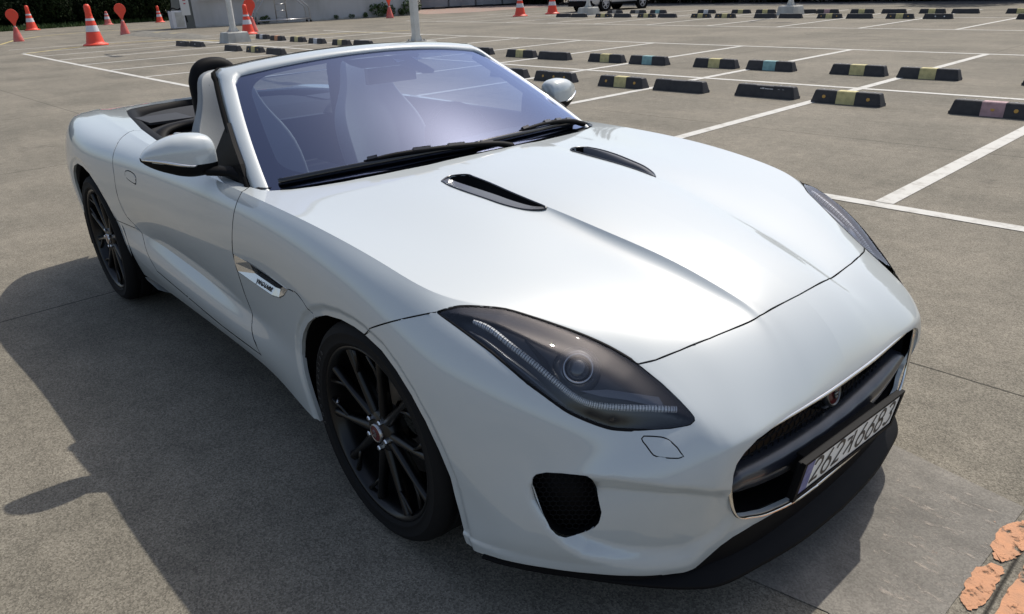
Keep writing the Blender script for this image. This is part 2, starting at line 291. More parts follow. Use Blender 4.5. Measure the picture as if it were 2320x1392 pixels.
VALANCE = [(.38,.8841,.1905),(.4298,.8841,.1912),(.5397,.8509,.2019),(.6122,.8126,.2065),(.7078,.7421,.2059),(.7712,.6743,.199),(.8103,.6031,.1855),(.8321,.5574,.181),(.8464,.5262,.1857),(.8586,.4952,.2045),(.8704,.4627,.227),(.8826,.4302,.240),(.8937,.3651,.245),(.9032,.2702,.240),(.905,.22,.230),(.905,-.02,.225)]
VENT = [(-.3424,.3481,.9107),(-.3638,.3050,.9140),(-.3540,.2702,.9152),(-.3291,.2482,.9158),(-.2961,.2483,.9135),(-.2165,.2499,.9074),(-.0951,.2560,.8956),(.004,.2555,.8845),(.0493,.2543,.8784),(.0556,.2640,.8727),(.0148,.3040,.8732),(-.0492,.3320,.8822),(-.1185,.3440,.8910),(-.2017,.3554,.9002),(-.2832,.3579,.9071)]
COWL = [(-.7163,.7765),(-.6663,.725),(-.627,.6511),(-.5959,.5691),(-.5591,.4277),(-.5384,.3249),(-.5206,.2296),(-.5109,.1392),(-.5048,.0624),(-.503,-.02)]
BELT = [(-.7163,.7765),(-.7558,.7927),(-.8267,.8002),(-1.05,.800),(-1.45,.787),(-1.8759,.7571),(-2.2574,.7146),(-2.75,.63),(-3.05,.56),(-3.14,.53),(-3.19,.49),(-3.27,.36),(-3.33,.20),(-3.35,-.02)]
SVENT = [(-.847,.6758),(-.8065,.6759),(-.7289,.6791),(-.6146,.6758),(-.4921,.6685),(-.4202,.6671),(-.4451,.6478),(-.4843,.6223),(-.5342,.6069),(-.6095,.6013),(-.7329,.6027),(-.8556,.6061),(-.8638,.6194),(-.8533,.6493)]
DOORF = [(-.8267,.8002,.9012),(-.8,.8311,.8967),(-.7912,.8541,.8833),(-.7882,.8749,.852),(-.7968,.8873,.8074),(-.8137,.8918,.7632),(-.8485,.8907,.6853),(-.8533,.8877,.6493),(-.8556,.8821,.6061),(-.86,.8666,.5),(-.84,.8781,.4012),(-.7913,.8802,.3037)]
DOORB = [(-.7913,.8802,.3037),(-1.1447,.8794,.3011),(-1.4427,.8831,.3223),(-1.7861,.8882,.3482),(-1.8568,.8895,.3536)]
DOORR = [(-2.2253,.7165,.9242),(-2.2643,.7461,.9237),(-2.2197,.8079,.9121),(-2.1381,.8706,.8794),(-2.1028,.9071,.8201),(-2.0929,.9183,.7599),(-2.1331,.9158,.649),(-2.1247,.9048,.5632),(-2.0348,.8924,.508),(-1.9495,.8896,.4255),(-1.8568,.8895,.3536)]
CLAM = [(-.2544,.9015,.6299-.03),(-.2744,.9015,.6299),(-.3191,.8997,.6585),(-.3632,.8979,.6738),(-.4202,.8955,.6671)]
SBUMP = [(.2742,.8346,.7845),(.2324,.8596,.7703),(.1846,.8811,.7516),(.1345,.8965,.7298),(.0788,.9057,.7024),(.039,.9094,.6716),(.021,.9103,.6542),(.0,.9103,.60)]
HANDLE = [(-1.9422,.8043),(-1.9094,.8107),(-1.8765,.8115),(-1.8324,.8065),(-1.8112,.7948),(-1.8199,.7652),(-1.8633,.7662),(-1.916,.7718),(-1.9459,.7809),(-1.9488,.792)]
WASHER = [(.7536,.6387,.5612),(.7554,.632,.567),(.7697,.6174,.567),(.7847,.6022,.5659),(.796,.5944,.5606),(.8135,.5876,.546),(.825,.5859,.5322),(.8264,.5889,.5274),(.8243,.5924,.5268),(.8092,.6106,.5282),(.792,.6275,.5302),(.7828,.6332,.5342),(.7667,.6357,.5497)]
def m_side(P): P = np.asarray(P, float); return np.stack([P[..., 0], P[..., 2]], -1)
def m_top(P): P = np.asarray(P, float); return P[..., :2].copy()
def m_front(P): P = np.asarray(P, float); return np.stack([np.arctan2(P[..., 1], P[..., 0]-.2)*.75, P[..., 2]], -1)
def m_roll(P): P = np.asarray(P, float); return np.stack([P[..., 0], np.arctan2(P[..., 1], P[..., 2]-.30)*.7], -1)
HLD = np.array([.5, .6, .62]); HLD = HLD/np.linalg.norm(HLD); HLA = np.cross(HLD, [0, 0, 1]); HLA /= np.linalg.norm(HLA); HLB = np.cross(HLA, HLD)
def m_hl(P): P = np.asarray(P, float); return np.stack([P@HLA, P@HLB], -1)
xyz = lambda L, z: [(a, b, z) for a, b in L]; xz = lambda L: [(a, .9, b) for a, b in L]
hood_poly = ([(.756,-.03,.717)]+SEAM[::-1]+HL[10::-1]+SBUMP[1:]+[(-.1,.905,.55),(-.2544,.9015,.58)]+CLAM
  +[(-.4921,.893,.6685),(-.6146,.8903,.6758),(-.7289,.8895,.6791),(-.8065,.8897,.6759),(-.847,.8907,.6758)]+DOORF[6::-1]+[(-.7558,.7927,.9011),(-.7163,.7765,.9017)]
  +[(a, b, .92) for a, b in COWL[1:]]+[(-.503,-.03,.934)])
door_poly = DOORF+DOORB[1:]+DOORR[::-1][1:]+[(-2.2253,.60,.9242),(-.80,.60,.9012)]
sill_poly = [(-2.6,.9,.508),(-2.322,.9,.511),(-2.0348,.8924,.508),(-1.9495,.8896,.4255)]+DOORB[::-1]+DOORF[::-1][1:5]+[(-.8,.89,.62),(-.42,.89,.66),(-.3632,.8979,.6738),(-.3191,.8997,.6585),(-.2744,.9015,.6299),(-.2,.9,.5),(-.1,.9,.02),(-2.6,.9,.02)]
REG = [  # name, map, polygon, guard(P, N) -> candidates
 ('arch', m_side, xz(ARCHF), lambda P, N: P[:, 1] > .55),
 ('arch', m_side, xz(ARCHR), lambda P, N: P[:, 1] > .55),
 ('headlight', m_hl, HL, lambda P, N: (P[:, 0] > .2) & (P[:, 2] > .45) & (P[:, 1] > .4)),
 ('grille', m_front, [(.92,-.05,.5315)]+GRILLE+[(.91,-.05,.244)], lambda P, N: P[:, 0] > .8),
 ('intake', m_front, INTAKE, lambda P, N: P[:, 0] > .5),
 ('valance', m_front, VALANCE+[(.905,-.05,.225),(.905,-.05,.02),(.38,.884,.02)], lambda P, N: (P[:, 0] > .36)),
 ('hood_vent', m_top, VENT, lambda P, N: (P[:, 2] > .8)),
 ('opening', m_top, xyz(COWL[::-1]+BELT[1:]+[(-3.35,-.05),(-.503,-.05)], .9), lambda P, N: (P[:, 2] > .86)),
 ('side_vent', m_side, xz(SVENT), lambda P, N: P[:, 1] > .8),
 ('handle', m_side, xz(HANDLE), lambda P, N: P[:, 1] > .8),
 ('washer', m_front, WASHER, lambda P, N: P[:, 0] > .6),
 ('hood', m_roll, hood_poly, lambda P, N: P[:, 0] > -.95),
 ('door', m_roll, door_poly, lambda P, N: (P[:, 0] < -.7) & (P[:, 1] > .5)),
 ('sill', m_side, sill_poly, lambda P, N: (P[:, 1] > .6) & (P[:, 0] < -.1)),
]
def cut_master():
    S = make_master(); nu, nv = S.shape[:2]; N = grid_normals(S).reshape(-1, 3); V = S.reshape(-1, 3).copy()
    idx = np.arange(nu*nv).reshape(nu, nv); a, b, c, d = idx[:-1, :-1].ravel(), idx[1:, :-1].ravel(), idx[1:, 1:].ravel(), idx[:-1, 1:].ravel()
    k = (np.add.outer(np.arange(nu-1), np.arange(nv-1)).ravel() % 2).astype(bool)
    T = np.concatenate([np.where(k[:, None], np.stack([a, b, c], 1), np.stack([a, b, d], 1)), np.where(k[:, None], np.stack([a, c, d], 1), np.stack([b, c, d], 1))])
    L = np.linalg.norm(np.cross(V[T[:, 1]]-V[T[:, 0]], V[T[:, 2]]-V[T[:, 0]]), axis=1); T = T[L > 1e-10]
    locked = np.zeros(len(V), bool)
    E = np.unique(np.sort(np.concatenate([T[:, :2], T[:, 1:], T[:, ::2]]), axis=1), axis=0)
    for name, mp, poly, guard in REG:
        g = guard(V, N); e = E[g[E[:, 0]] & g[E[:, 1]]]; q = mp(poly); p2 = mp(V); mine = np.zeros(len(V), bool)
        for i in range(len(q)):
            s0, s1 = q[i], q[(i+1) % len(q)]; A, B = p2[e[:, 0]], p2[e[:, 1]]; r = B-A; s = s1-s0
            if s@s < 1e-12: continue
            den = r[:, 0]*s[1]-r[:, 1]*s[0]; den = np.where(abs(den) < 1e-14, 1e-14, den); w = s0-A
            t = (w[:, 0]*s[1]-w[:, 1]*s[0])/den; u = (w[:, 0]*r[:, 1]-w[:, 1]*r[:, 0])/den; hit = np.where((t >= 0) & (t <= 1) & (u >= -.001) & (u <= 1.001))[0]
            for h in hit[np.argsort(np.minimum(t[hit], 1-t[hit]))]:
                i0, i1 = e[h]
                if mine[i0] or mine[i1]: continue
                v = i0 if t[h] < .5 else i1
                if locked[v]: v = i1 if v == i0 else i0
                if locked[v]: continue
                X = V[i0]*(1-t[h])+V[i1]*t[h]; nn = N[i0]*(1-t[h])+N[i1]*t[h]
                if V[v, 1] < 1e-6: X[1] = 0
                V[v] = X; N[v] = nn/np.linalg.norm(nn); mine[v] = True; p2[v] = mp(X[None])[0]
        locked |= mine
    reg = np.full(len(T), -1); cen = V[T].mean(1); cn = N[T].mean(1)
    for k, (name, mp, poly, guard) in enumerate(REG):
        g = guard(cen, cn) & (reg < 0); q = mp(cen[g]); _, ins = poly_dist(q[:, 0], q[:, 1], mp(poly)); w = np.where(g)[0][ins]; reg[w] = k
    names = np.array([r[0] for r in REG]+['rest'])[reg]
    rest = names == 'rest'; names = names.astype(object); names[rest & (cen[:, 0] > -.05)] = 'bumper'; names[rest & (cen[:, 0] <= -.05)] = 'rear'
    names[(names == 'bumper') & (cen[:, 0] < .3) & (cen[:, 2] < .3)] = 'sill'
    names[(names == 'rear') & (cen[:, 0] > -2.0)] = 'sill'
    return V, N, T, names
BV, BN, BT, BR = cut_master()
BTN = np.cross(BV[BT[:, 1]]-BV[BT[:, 0]], BV[BT[:, 2]]-BV[BT[:, 0]]); flipm = (BTN*BN[BT].mean(1)).sum(1) < 0; BT[flipm] = BT[flipm][:, ::-1]
NOGAP = {'arch', 'headlight', 'grille', 'intake', 'hood_vent', 'opening', 'side_vent'}
def region(which, gap=.0021, depth=.012, off=0.0, gap_to=None, shrink_all=False):
    """vertices, normals, faces of one region of the half body, its edge pulled back for the shut lines and turned inwards"""
    sel = np.isin(BR, list(which)); T = BT[sel]; used = np.unique(T); mp = -np.ones(len(BV), int); mp[used] = np.arange(len(used)); t = mp[T]
    V = BV[used].copy(); N = BN[used].copy(); N /= np.maximum(np.linalg.norm(N, axis=1, keepdims=True), 1e-9)
    e = np.concatenate([t[:, [0, 1]], t[:, [1, 2]], t[:, [2, 0]]]); key = np.sort(e, 1); _, inv, cnt = np.unique(key, axis=0, return_inverse=True, return_counts=True); inv = inv.ravel(); be = e[cnt[inv] == 1]; fi = np.tile(np.arange(len(t)), 3)[cnt[inv] == 1]
    mid = (abs(V[be[:, 0], 1]) < 1e-5) & (abs(V[be[:, 1], 1]) < 1e-5); be = be[~mid]; fi = fi[~mid]
    # which borders face another panel
    other = {}
    full = np.concatenate([BT[:, [0, 1]], BT[:, [1, 2]], BT[:, [2, 0]]]); fn = np.tile(BR, 3); bs = set(map(tuple, np.sort(used[be], 1).tolist()))
    fk = np.sort(full, 1); cand = np.isin(fk[:, 0], used[be].ravel()) & np.isin(fk[:, 1], used[be].ravel())
    for kk, nm in zip(fk[cand].tolist(), fn[cand]):
        if nm not in which: other.setdefault(tuple(kk), nm)
    D = np.zeros_like(V); W = np.zeros(len(V))
    for (p, q), f in zip(be.tolist(), fi.tolist()):
        nb = other.get(tuple(sorted((int(used[p]), int(used[q])))))
        if nb is None or (nb in NOGAP and not shrink_all): continue
        ed = V[q]-V[p]; n = N[p]+N[q]; inn = np.cross(n, ed); l = np.linalg.norm(inn)
        if l < 1e-9: continue
        inn /= l; c = V[t[f]].mean(0)-(V[p]+V[q])/2
        if inn@c < 0: inn = -inn
        D[p] += inn; D[q] += inn; W[p] += 1; W[q] += 1
    ln = np.linalg.norm(D, axis=1); ok = ln > 1e-6; onmid = abs(V[:, 1]) < 1e-5; D[ok] /= ln[ok][:, None]
    for _ in range(0):
        A2 = D.copy()
        for p, q in be.tolist():
            if ok[p] and ok[q]: A2[p] += D[q]; A2[q] += D[p]
        l2 = np.linalg.norm(A2, axis=1); k2 = ok & (l2 > 1e-6); D[k2] = A2[k2]/l2[k2][:, None]
    V[ok] += D[ok]*gap; V[onmid, 1] = 0
    V += N*off
    # turned-in edge
    RV, RN, RF = [], [], []; base = len(V); vm = {}
    for (p, q), f in zip(be.tolist(), fi.tolist()):
        k = base+len(RV); n = (N[p]+N[q]); ed = V[q]-V[p]; rn = np.cross(ed, n); L = np.linalg.norm(rn)
        if L < 1e-12: continue
        rn /= L; c = V[t[f]].mean(0)-(V[p]+V[q])/2
        if rn@c > 0: rn = -rn
        RV += [V[p], V[q], V[q]-N[q]*depth, V[p]-N[p]*depth]; RN += [rn]*4; RF.append((k, k+3, k+2, k+1))
    return V, N, t, np.array(RV).reshape(-1, 3), np.array(RN).reshape(-1, 3), RF
def build_region(name, which, mat, parent, side=0, **kw):
    """side: -1 car's right, +1 car's left, 0 both halves in one mesh"""
    V, N, t, RV, RN, RF = region(set(which), **kw); AV, AN, AF = [], [], []
    for s in ((1, -1) if side == 0 else (side,)):
        k = len(AV); vv = np.concatenate([V, RV]) if len(RV) else V.copy(); nn = np.concatenate([N, RN]) if len(RN) else N.copy(); vv = vv.copy(); nn = nn.copy(); vv[:, 1] *= s; nn[:, 1] *= s
        ff = [tuple(int(i)+k for i in f) for f in t]+[tuple(int(i)+k for i in f) for f in RF]
        if s < 0: ff = [f[::-1] for f in ff]
        AV += vv.tolist(); AN += nn.tolist(); AF += ff
    o = mesh(name, AV, AF, mat, parent); o.data.normals_split_custom_set_from_vertices([tuple(n) for n in AN]); return o
car = tag(empty('convertible_car'), 'white two seat convertible with its roof down and black wheels, large in the foreground', 'car')
hood = build_region('hood', ['hood'], paint, car)
bumper = build_region('front_bumper', ['bumper'], paint, car)
val = build_region('lower_valance', ['valance'], black_matte, car, gap=.0)
rearb = build_region('rear_body', ['rear'], paint, car)
doors = {}
for s in (-1, 1):
    doors[s] = build_region('door', ['door'], paint, car, s)
    build_region('door_handle', ['handle'], paint, doors[s], s, gap=.0022, off=.001)
    build_region('side_sill', ['sill'], paint, car, s)
    build_region('washer_cover', ['washer'], paint, bumper, s, gap=.0009)
    h = build_region('headlight', ['headlight'], clear_dark, car, s, off=0, depth=0)
    for v_ in h.data.vertices: v_.co -= Vector((HLD[0]*.066, HLD[1]*.066*s, HLD[2]*.066))
    build_region('headlight_lens', ['headlight'], lamp_glass, h, s, gap=.002, depth=.006, off=-.001, shrink_all=True)
    globals()['HLO%d' % s] = h
# black inner liner behind the shut lines
def liner():
    keep = ~np.isin(BR, ['arch', 'grille', 'intake', 'opening', 'headlight', 'hood_vent', 'side_vent']); T = BT[keep]; used = np.unique(T); mp = -np.ones(len(BV), int); mp[used] = np.arange(len(used)); V = BV[used]-BN[used]*.014; AV, AF = [], []
    for s in (1, -1):
        v = V.copy(); v[:, 1] *= s; k = len(AV); AV += v.tolist(); AF += [tuple(int(i)+k for i in (f if s > 0 else f[::-1])) for f in mp[T]]
    return mesh('inner_shell', AV, AF, liner_mat, car)
liner()

# dark strips that put the gap shade into the shut lines
def on_surface(P, step=.006):
    out = []
    for p in spline(P, max(2, int(max((Vector(P[i+1])-Vector(P[i])).length for i in range(len(P)-1))/step))):
        d = np.linalg.norm(BV-np.array(p), axis=1); i = int(d.argmin()); q = np.array(p)-BN[i]*float((np.array(p)-BV[i])@BN[i]); out.append((q, BN[i]))
    return out
def strip(name, P, parent, side, r=.0017, close=False):
    S_ = on_surface(list(P)+([P[0]] if close else [])); return mesh(name, *tube([Vector((q[0]-n[0]*.0006, (q[1]-n[1]*.0006)*side, q[2]-n[2]*.0006)) for q, n in S_], r, 6, False), liner_mat, parent)
for s in (-1, 1):
    strip('bonnet_gap_shade', [p for p in SEAM if p[1] > 0], hood, s, .0019); strip('bumper_gap_shade', SBUMP[:-2], bumper, s, .0016)
    strip('door_gap_shade', DOORF, doors[s], s); strip('door_gap_shade', DOORB, doors[s], s, .0022); strip('door_gap_shade', DOORR[1:], doors[s], s, .0012)
    strip('bonnet_side_gap_shade', CLAM[1:], hood, s, .0012); strip('handle_gap_shade', [(a, .90, b) for a, b in HANDLE], doors[s], s, .0014, True)
    strip('sill_gap_shade', [(-2.322, .92, .511), (-2.2, .915, .507), (-2.09, .905, .505)], car, s, .0014)
# ---------------------------------------------------------------- wheels
def hex_mesh(name, poly2, to3, size, r, mat, parent, margin=0.0):
    """honeycomb wires inside a 2-D outline, laid on a 3-D surface"""
    poly2 = np.asarray(poly2); lo, hi = poly2.min(0), poly2.max(0); parts = []; seen = set(); a = size/2; w = a*math.sqrt(3)
    j = 0; y = lo[1]-size
    while y < hi[1]+size:
        x = lo[0]-size+(w/2 if j % 2 else 0)
        while x < hi[0]+size:
            P = [(x+a*math.cos(R(60*k+30)), y+a*math.sin(R(60*k+30))) for k in range(6)]
            for k in range(3):
                p, q = P[k], P[k+1]; m = ((p[0]+q[0])/2, (p[1]+q[1])/2); key = (round(m[0], 4), round(m[1], 4))
                if key in seen: continue
                seen.add(key); _, i1 = poly_dist(np.array([m[0]]), np.array([m[1]]), poly2)
                if i1[0]: parts.append(tube([to3(*p), to3(*q)], r, 4, False))
            x += w
        y += 1.5*a; j += 1
    V, F = join(parts); return mesh(name, V, F, mat, parent, False)
def make_wheel(hub, side, front=True, rot=0, steer=0):
    """local frame: y points out of the car; rim is the wheel's own mesh"""
    parts = []
    # barrel and lip
    parts.append(lathe([(.262, -.012), (.267, -.004), (.265, .000), (.258, -.002), (.251, -.014), (.243, -.05), (.236, -.12), (.238, -.20), (.25, -.22)], 72, 'y'))
    # hub
    parts.append(lathe([(0.0, -.016), (.030, -.016), (.036, -.019), (.058, -.022), (.064, -.030), (.070, -.075), (.0, -.08)], 40, 'y'))
    for k in range(5):                                        # five pairs of straight thin spokes
        for h in (-1, 1):
            am = R(72*k+rot); p0 = Vector((.052*math.cos(am+h*.42), .052*math.sin(am+h*.42))); p1 = Vector((.252*math.cos(am+h*R(19)), .252*math.sin(am+h*R(19)))); dr = (p1-p0).normalized(); V, F = [], []
            for i, t in enumerate(np.linspace(0, 1, 9)):
                p = p0.lerp(p1, t); dep = -.020+.010*t; wd = .0165-.0065*min(1, t*1.6)+.006*max(0, t-.72)/.28; th = .020+.014*(1-t)
                cx, cz = p; nx, nz = -dr.y, dr.x
                V += [(cx+nx*wd, dep-.007, cz+nz*wd), (cx+nx*wd*.22, dep, cz+nz*wd*.22), (cx-nx*wd*.22, dep, cz-nz*wd*.22), (cx-nx*wd, dep-.007, cz-nz*wd), (cx-nx*wd*.7, dep-th-.006, cz-nz*wd*.7), (cx+nx*wd*.7, dep-th-.006, cz+nz*wd*.7)]
                if i:
                    b = (i-1)*6
                    for q in range(6): F.append((b+q, b+(q+1) % 6, b+6+(q+1) % 6, b+6+q))
            parts.append((V, F))
            # the short branch that forks off each arm towards the rim
            pf_ = p0.lerp(p1, .62); pe = Vector((.250*math.cos(am+h*R(8.5)), .250*math.sin(am+h*R(8.5)))); parts.append(tube([(pf_.x, -.022, pf_.y), ((pf_.x+pe.x)/2, -.020, (pf_.y+pe.y)/2), (pe.x, -.014, pe.y)], [.006, .0055, .008], 6, True, (0, 1, 0)))
    V, F = join(parts); wheel = mesh('wheel', V, F, wheel_black, car); fix_normals(wheel)
    tp = [(.258, -.225), (.272, -.232), (.300, -.236), (.322, -.230), (.332, -.222), (.3375, -.205), (.3385, -.180), (.3385, -.172), (.331, -.171), (.331, -.163), (.3385, -.162), (.3395, -.118), (.3395, -.114), (.331, -.113), (.331, -.105), (.3395, -.104), (.3385, -.062), (.3385, -.055), (.331, -.054), (.331, -.046), (.3375, -.045), (.335, -.022), (.328, -.006), (.318, .004), (.308, .009), (.3065, .0105), (.304, .0092), (.292, .010), (.280, .007), (.278, .0085), (.275, .0065), (.269, .0), (.262, -.006), (.258, -.02)]
    tv, tf = lathe(tp, 96, 'y'); ty = mesh('tyre', tv, tf, rubber, wheel); fix_normals(ty)
    # raised sidewall lettering
    if front:
        word = 'BRIDGESTONE'
        for k, ch in enumerate(word):
            an = R(38-5.4*k) if side < 0 else R(180-38+5.4*k)
            ca, sa = math.cos(an), math.sin(an); o = (.293*ca, .0108, .293*sa)
            ex = (sa, 0, -ca) if side < 0 else (sa, 0, -ca)
            Mx = frame_mat(o, ex, (ca, 0, sa)); text_mesh('tyre_lettering', ch, .019, tyre_text, Mx, wheel, .0006)
    cap = mesh('centre_cap', *lathe([(0, -.0065), (.020, -.0068), (.0235, -.008), (.026, -.0075), (.028, -.010), (.029, -.020)], 32, 'y'), red_badge, wheel)
    mesh('cap_ring', *lathe([(.0235, -.0072), (.0255, -.0060), (.028, -.0072), (.0290, -.015)], 32, 'y'), satin, wheel)
    # a small raised growler relief on the cap
    mesh('cap_relief', *join([box(.004, -.0055, .006, .012, .002, .006), box(-.003, -.0055, .0, .010, .002, .010), box(.002, -.0055, -.008, .014, .002, .004)]), satin, wheel, False)
    for k in range(5):
        an = R(72*k+rot+36); c = (.0475*math.cos(an), -.018, .0475*math.sin(an))
        mesh('wheel_nut', *lathe([(0, .012), (.006, .0115), (.0082, .008), (.009, -.004)], 6, 'y', c), chrome, wheel, False)
    mesh('brake_disc', *lathe([(.06, -.115), (.165, -.115), (.167, -.120), (.167, -.138), (.06, -.138)], 48, 'y'), disc_mat, wheel)
    cl = mesh('brake_caliper', *lathe([(.115, -.09), (.175, -.09), (.178, -.095), (.178, -.15), (.115, -.15), (.115, -.09)], 40, 'y'), black_trim, wheel)
    keep = [f for f in range(40*5)]; bm = bmesh.new(); bm.from_mesh(cl.data)
    bmesh.ops.delete(bm, geom=[f for f in bm.faces if not (R(100) < math.atan2(f.calc_center_median().z, f.calc_center_median().x) % (2*math.pi) < R(165))], context='FACES'); bm.to_mesh(cl.data); bm.free()
    if front: mesh('tyre_valve', *tube([(.205, -.01, .03), (.19, .004, .026)], .004, 6), satin, wheel)
    wheel.location = (hub[0], hub[1]*side, hub[2]); wheel.rotation_euler = (0, 0, (R(180) if side < 0 else 0)+R(steer))
    return wheel
tyre_text = principled('tyre_letter', (.045, .045, .045), .6)
for s in (-1, 1):
    make_wheel((0, .895, .339), s, True, 10, 0)
    make_wheel((-2.622, .915, .339), s, False, 40)
# wheel wells and floor: dark liners that close the arches and the underbody
def well(cx, r, y0, y1, side):
    V, F = [], []; n = 28
    for k in range(n+1):
        a = R(-11+202*k/n)
        for y in (y0, y1): V.append((cx+r*math.cos(a), y*side, .30+r*math.sin(a)))
    for k in range(n): F.append((2*k, 2*k+1, 2*k+3, 2*k+2))
    k = len(V); V += [V[2*i] for i in range(n+1)]; F.append(tuple(range(k, k+n+1)))
    return V, F
for s in (-1, 1):
    for cx, r, y1 in ((-.01, .425, .880), (-2.625, .43, .905)): mesh('wheel_liner', *well(cx, r, .52, y1, s), liner_mat, car)
mesh('floor_pan', *join([box(-1.31, 0, .19, 4.2, 1.0, .06), box(-1.30, 0, .255, 1.60, 1.68, .03), box(.62, 0, .20, .40, 1.15, .04), box(-3.3, 0, .25, .5, 1.4, .05)]), liner_mat, car, False)
axle = [box(0, 0, .34, .10, 1.3, .10), box(-2.622, 0, .34, .10, 1.3, .10)]
for ax in axle: mesh('axle', *ax, liner_mat, car, False)
for s in (-1, 1):   # pale moulded guard ahead of the rear wheel
    V = [(-2.262, .872*s, .25), (-2.18, .868*s, .215), (-2.03, .866*s, .205), (-1.86, .862*s, .235), (-2.27, .74*s, .24), (-2.18, .74*s, .20), (-2.03, .75*s, .19), (-1.86, .76*s, .22)]
    mesh('stone_guard', V, [(0, 1, 5, 4), (1, 2, 6, 5), (2, 3, 7, 6)], guard_mat if 'guard_mat' in globals() else black_trim, car)
# ---------------------------------------------------------------- nose: grille, badge, plate, intakes, splitter
def nose(phi75, z, off=0.0):
    """point of the front face (both halves) at the front map's coordinates, pushed back by off"""
    s = 1 if phi75 >= 0 else -1; p = abs(phi75)/.75
    rr = np.interp(p, NO_P, NO_R); x, y = .2+rr*math.cos(p), rr*math.sin(p)
    l = math.hypot(x-.2, y); return (x-off*(.6+.4*math.cos(p)), s*(y-off*.15*math.sin(p)), z)
NO_P = np.array([0, .164, .295, .408, .515, .60, .683, .75, .86, .95, 1.05, 1.15]); NO_R = np.array([.724, .732, .751, .777, .808, .840, .868, .88, .89, .90, .915, .93])
gp = m_front(GRILLE); outline = [tuple(p) for p in gp if p[0] > 0.0]; outline = [(-a, b) for a, b in outline[::-1]]+outline
outl = outline  # closed loop in map coordinates, from lower middle round the right side, over the top to the left
loop = spline([nose(a, b, .004) for a, b in outl]+[nose(outl[0][0], outl[0][1], .004)], 4)
def ribbon_loop(P, w_out, w_in, drop, mat, name, parent):
    V, F = [], []; c = Vector((.9, 0, .39))
    for p in P:
        d = (p-c); d.x = 0; d.normalize(); V += [p+d*w_out+Vector((-.002, 0, 0)), p+d*(w_out-w_in)/2+Vector((.006, 0, 0)), p-d*w_in, p-d*w_in+Vector((-drop, 0, 0))]
    n = len(P)
    for i in range(n-1):
        for k in range(3): F.append((i*4+k, (i+1)*4+k, (i+1)*4+k+1, i*4+k+1))
    return mesh(name, V, F, mat, parent)
grille = mesh('grille', [nose(a, b, .13) for a, b in outl], [tuple(range(len(outl)))], liner_mat, car)
ribbon_loop(loop, .002, .0045, .003, chrome, 'grille_surround', grille)
Vs, Fs = [], []
for i, (a, b) in enumerate(outl): Vs += [nose(a, b, .03), nose(a, b, .135)]
n = len(outl)
for i in range(n): Fs.append((2*i, 2*i+1, (2*((i+1) % n))+1, 2*((i+1) % n)))
mesh('grille_duct', Vs, Fs, black_trim, grille)
o2 = [(a*.985, max(.405, .39+(b-.39)*.97)) for a, b in outl]
hex_mesh('grille_mesh', o2, lambda a, b: nose(a, b, .055), .030, .0020, black_matte, grille)
# the satin cross bar, broad and curved with the nose
V, F = [], []; ts = np.linspace(-.446, .446, 49)
for t in ts:
    f = (abs(t)/.446); zt = .408+.030*f**2.2; zb = .328+.050*f**2.5
    if f > .93: m_ = (zt+zb)/2; k = math.sqrt(max(0, 1-((f-.93)/.07)**2)); zt = m_+(zt-m_)*k; zb = m_+(zb-m_)*k
    for zz, o in ((zt, .065), (zt-.006, .024), ((zt+zb)/2+.01, .010), (zb+.006, .020), (zb, .065)): V.append(nose(t, zz, o))
for i in range(48):
    for k in range(4): F.append((i*5+k, i*5+k+1, (i+1)*5+k+1, (i+1)*5+k))
mesh('grille_bar', V, F, dark_bar, grille)
# radiator and an ochre cooler seen through the lower opening
mesh('radiator', *join([box(.775, 0, .30, .02, .78, .12)]), principled('radiator_fins', (.03, .022, .018), .6), grille, False)
# round badge on its pod
bM = frame_mat((.893, 0, .472), (0, 1, 0), (-.22, 0, 1))
def disc(r0, prof, n=40):
    V, F = lathe(prof, n, 'z'); return [bM @ Vector(v) for v in V], F
mesh('badge_pod', *disc(0, [(0, -.02), (.03, -.02), (.045, -.028), (.052, -.06), (.05, -.09)]), black_gloss, grille)
badge = mesh('badge', *disc(0, [(0, -.006), (.026, -.007), (.031, -.010), (.034, -.020)]), red_badge, grille)
mesh('badge_ring', *disc(0, [(.029, -.009), (.031, -.006), (.034, -.006), (.036, -.010), (.036, -.022)]), dull_ring, badge)
growl = [box(0, .011, -.003, .015, .009, .006), box(-.010, .014, -.003, .006, .006, .005), box(.010, .014, -.003, .006, .006, .005), box(0, .001, -.002, .019, .008, .006), box(0, -.009, -.003, .013, .009, .006), box(-.008, -.004, -.001, .006, .005, .006), box(.008, -.004, -.001, .006, .005, .006)]
gv, gf = join(growl); g = mesh('badge_face', [bM @ Vector(v) for v in gv], gf, dull_ring, badge, False); bevel(g, .003, 2)
# number plate
roll = R(-2.3); PM = frame_mat((.955, -.012, .358), (0, math.cos(roll), math.sin(roll)), (.15, 0, 1))
hold = mesh('plate_holder', [PM @ Vector(v) for v in join([box(0, -.004, -.010, .548, .114, .014), box(0, -.01, -.04, .40, .06, .04)])[0]], join([box(0, -.004, -.010, .548, .114, .014), box(0, -.01, -.04, .40, .06, .04)])[1], black_matte, car, False); bevel(hold, .004, 2)
PW, PH = .520, .098
V, F = join([box(0, .054, .000, .552, .009, .010), box(0, -.057, .000, .552, .013, .010), box(-.269, 0, .000, .014, .104, .010), box(.269, 0, .000, .014, .104, .010)]); pf = mesh('plate_frame', [PM @ Vector(v) for v in V], F, black_matte, hold, False)
pl = mesh('number_plate', [PM @ Vector(v) for v in box(0, 0, .0, PW, PH, .003)[0]], box(0, 0, .0, PW, PH, .003)[1], plate_white, hold, False)
mesh('plate_strip', [PM @ Vector(v) for v in box(-.236, 0, .0012, .040, PH-.004, .003)[0]], box(0, 0, 0, 1, 1, 1)[1], plate_blue, hold, False)
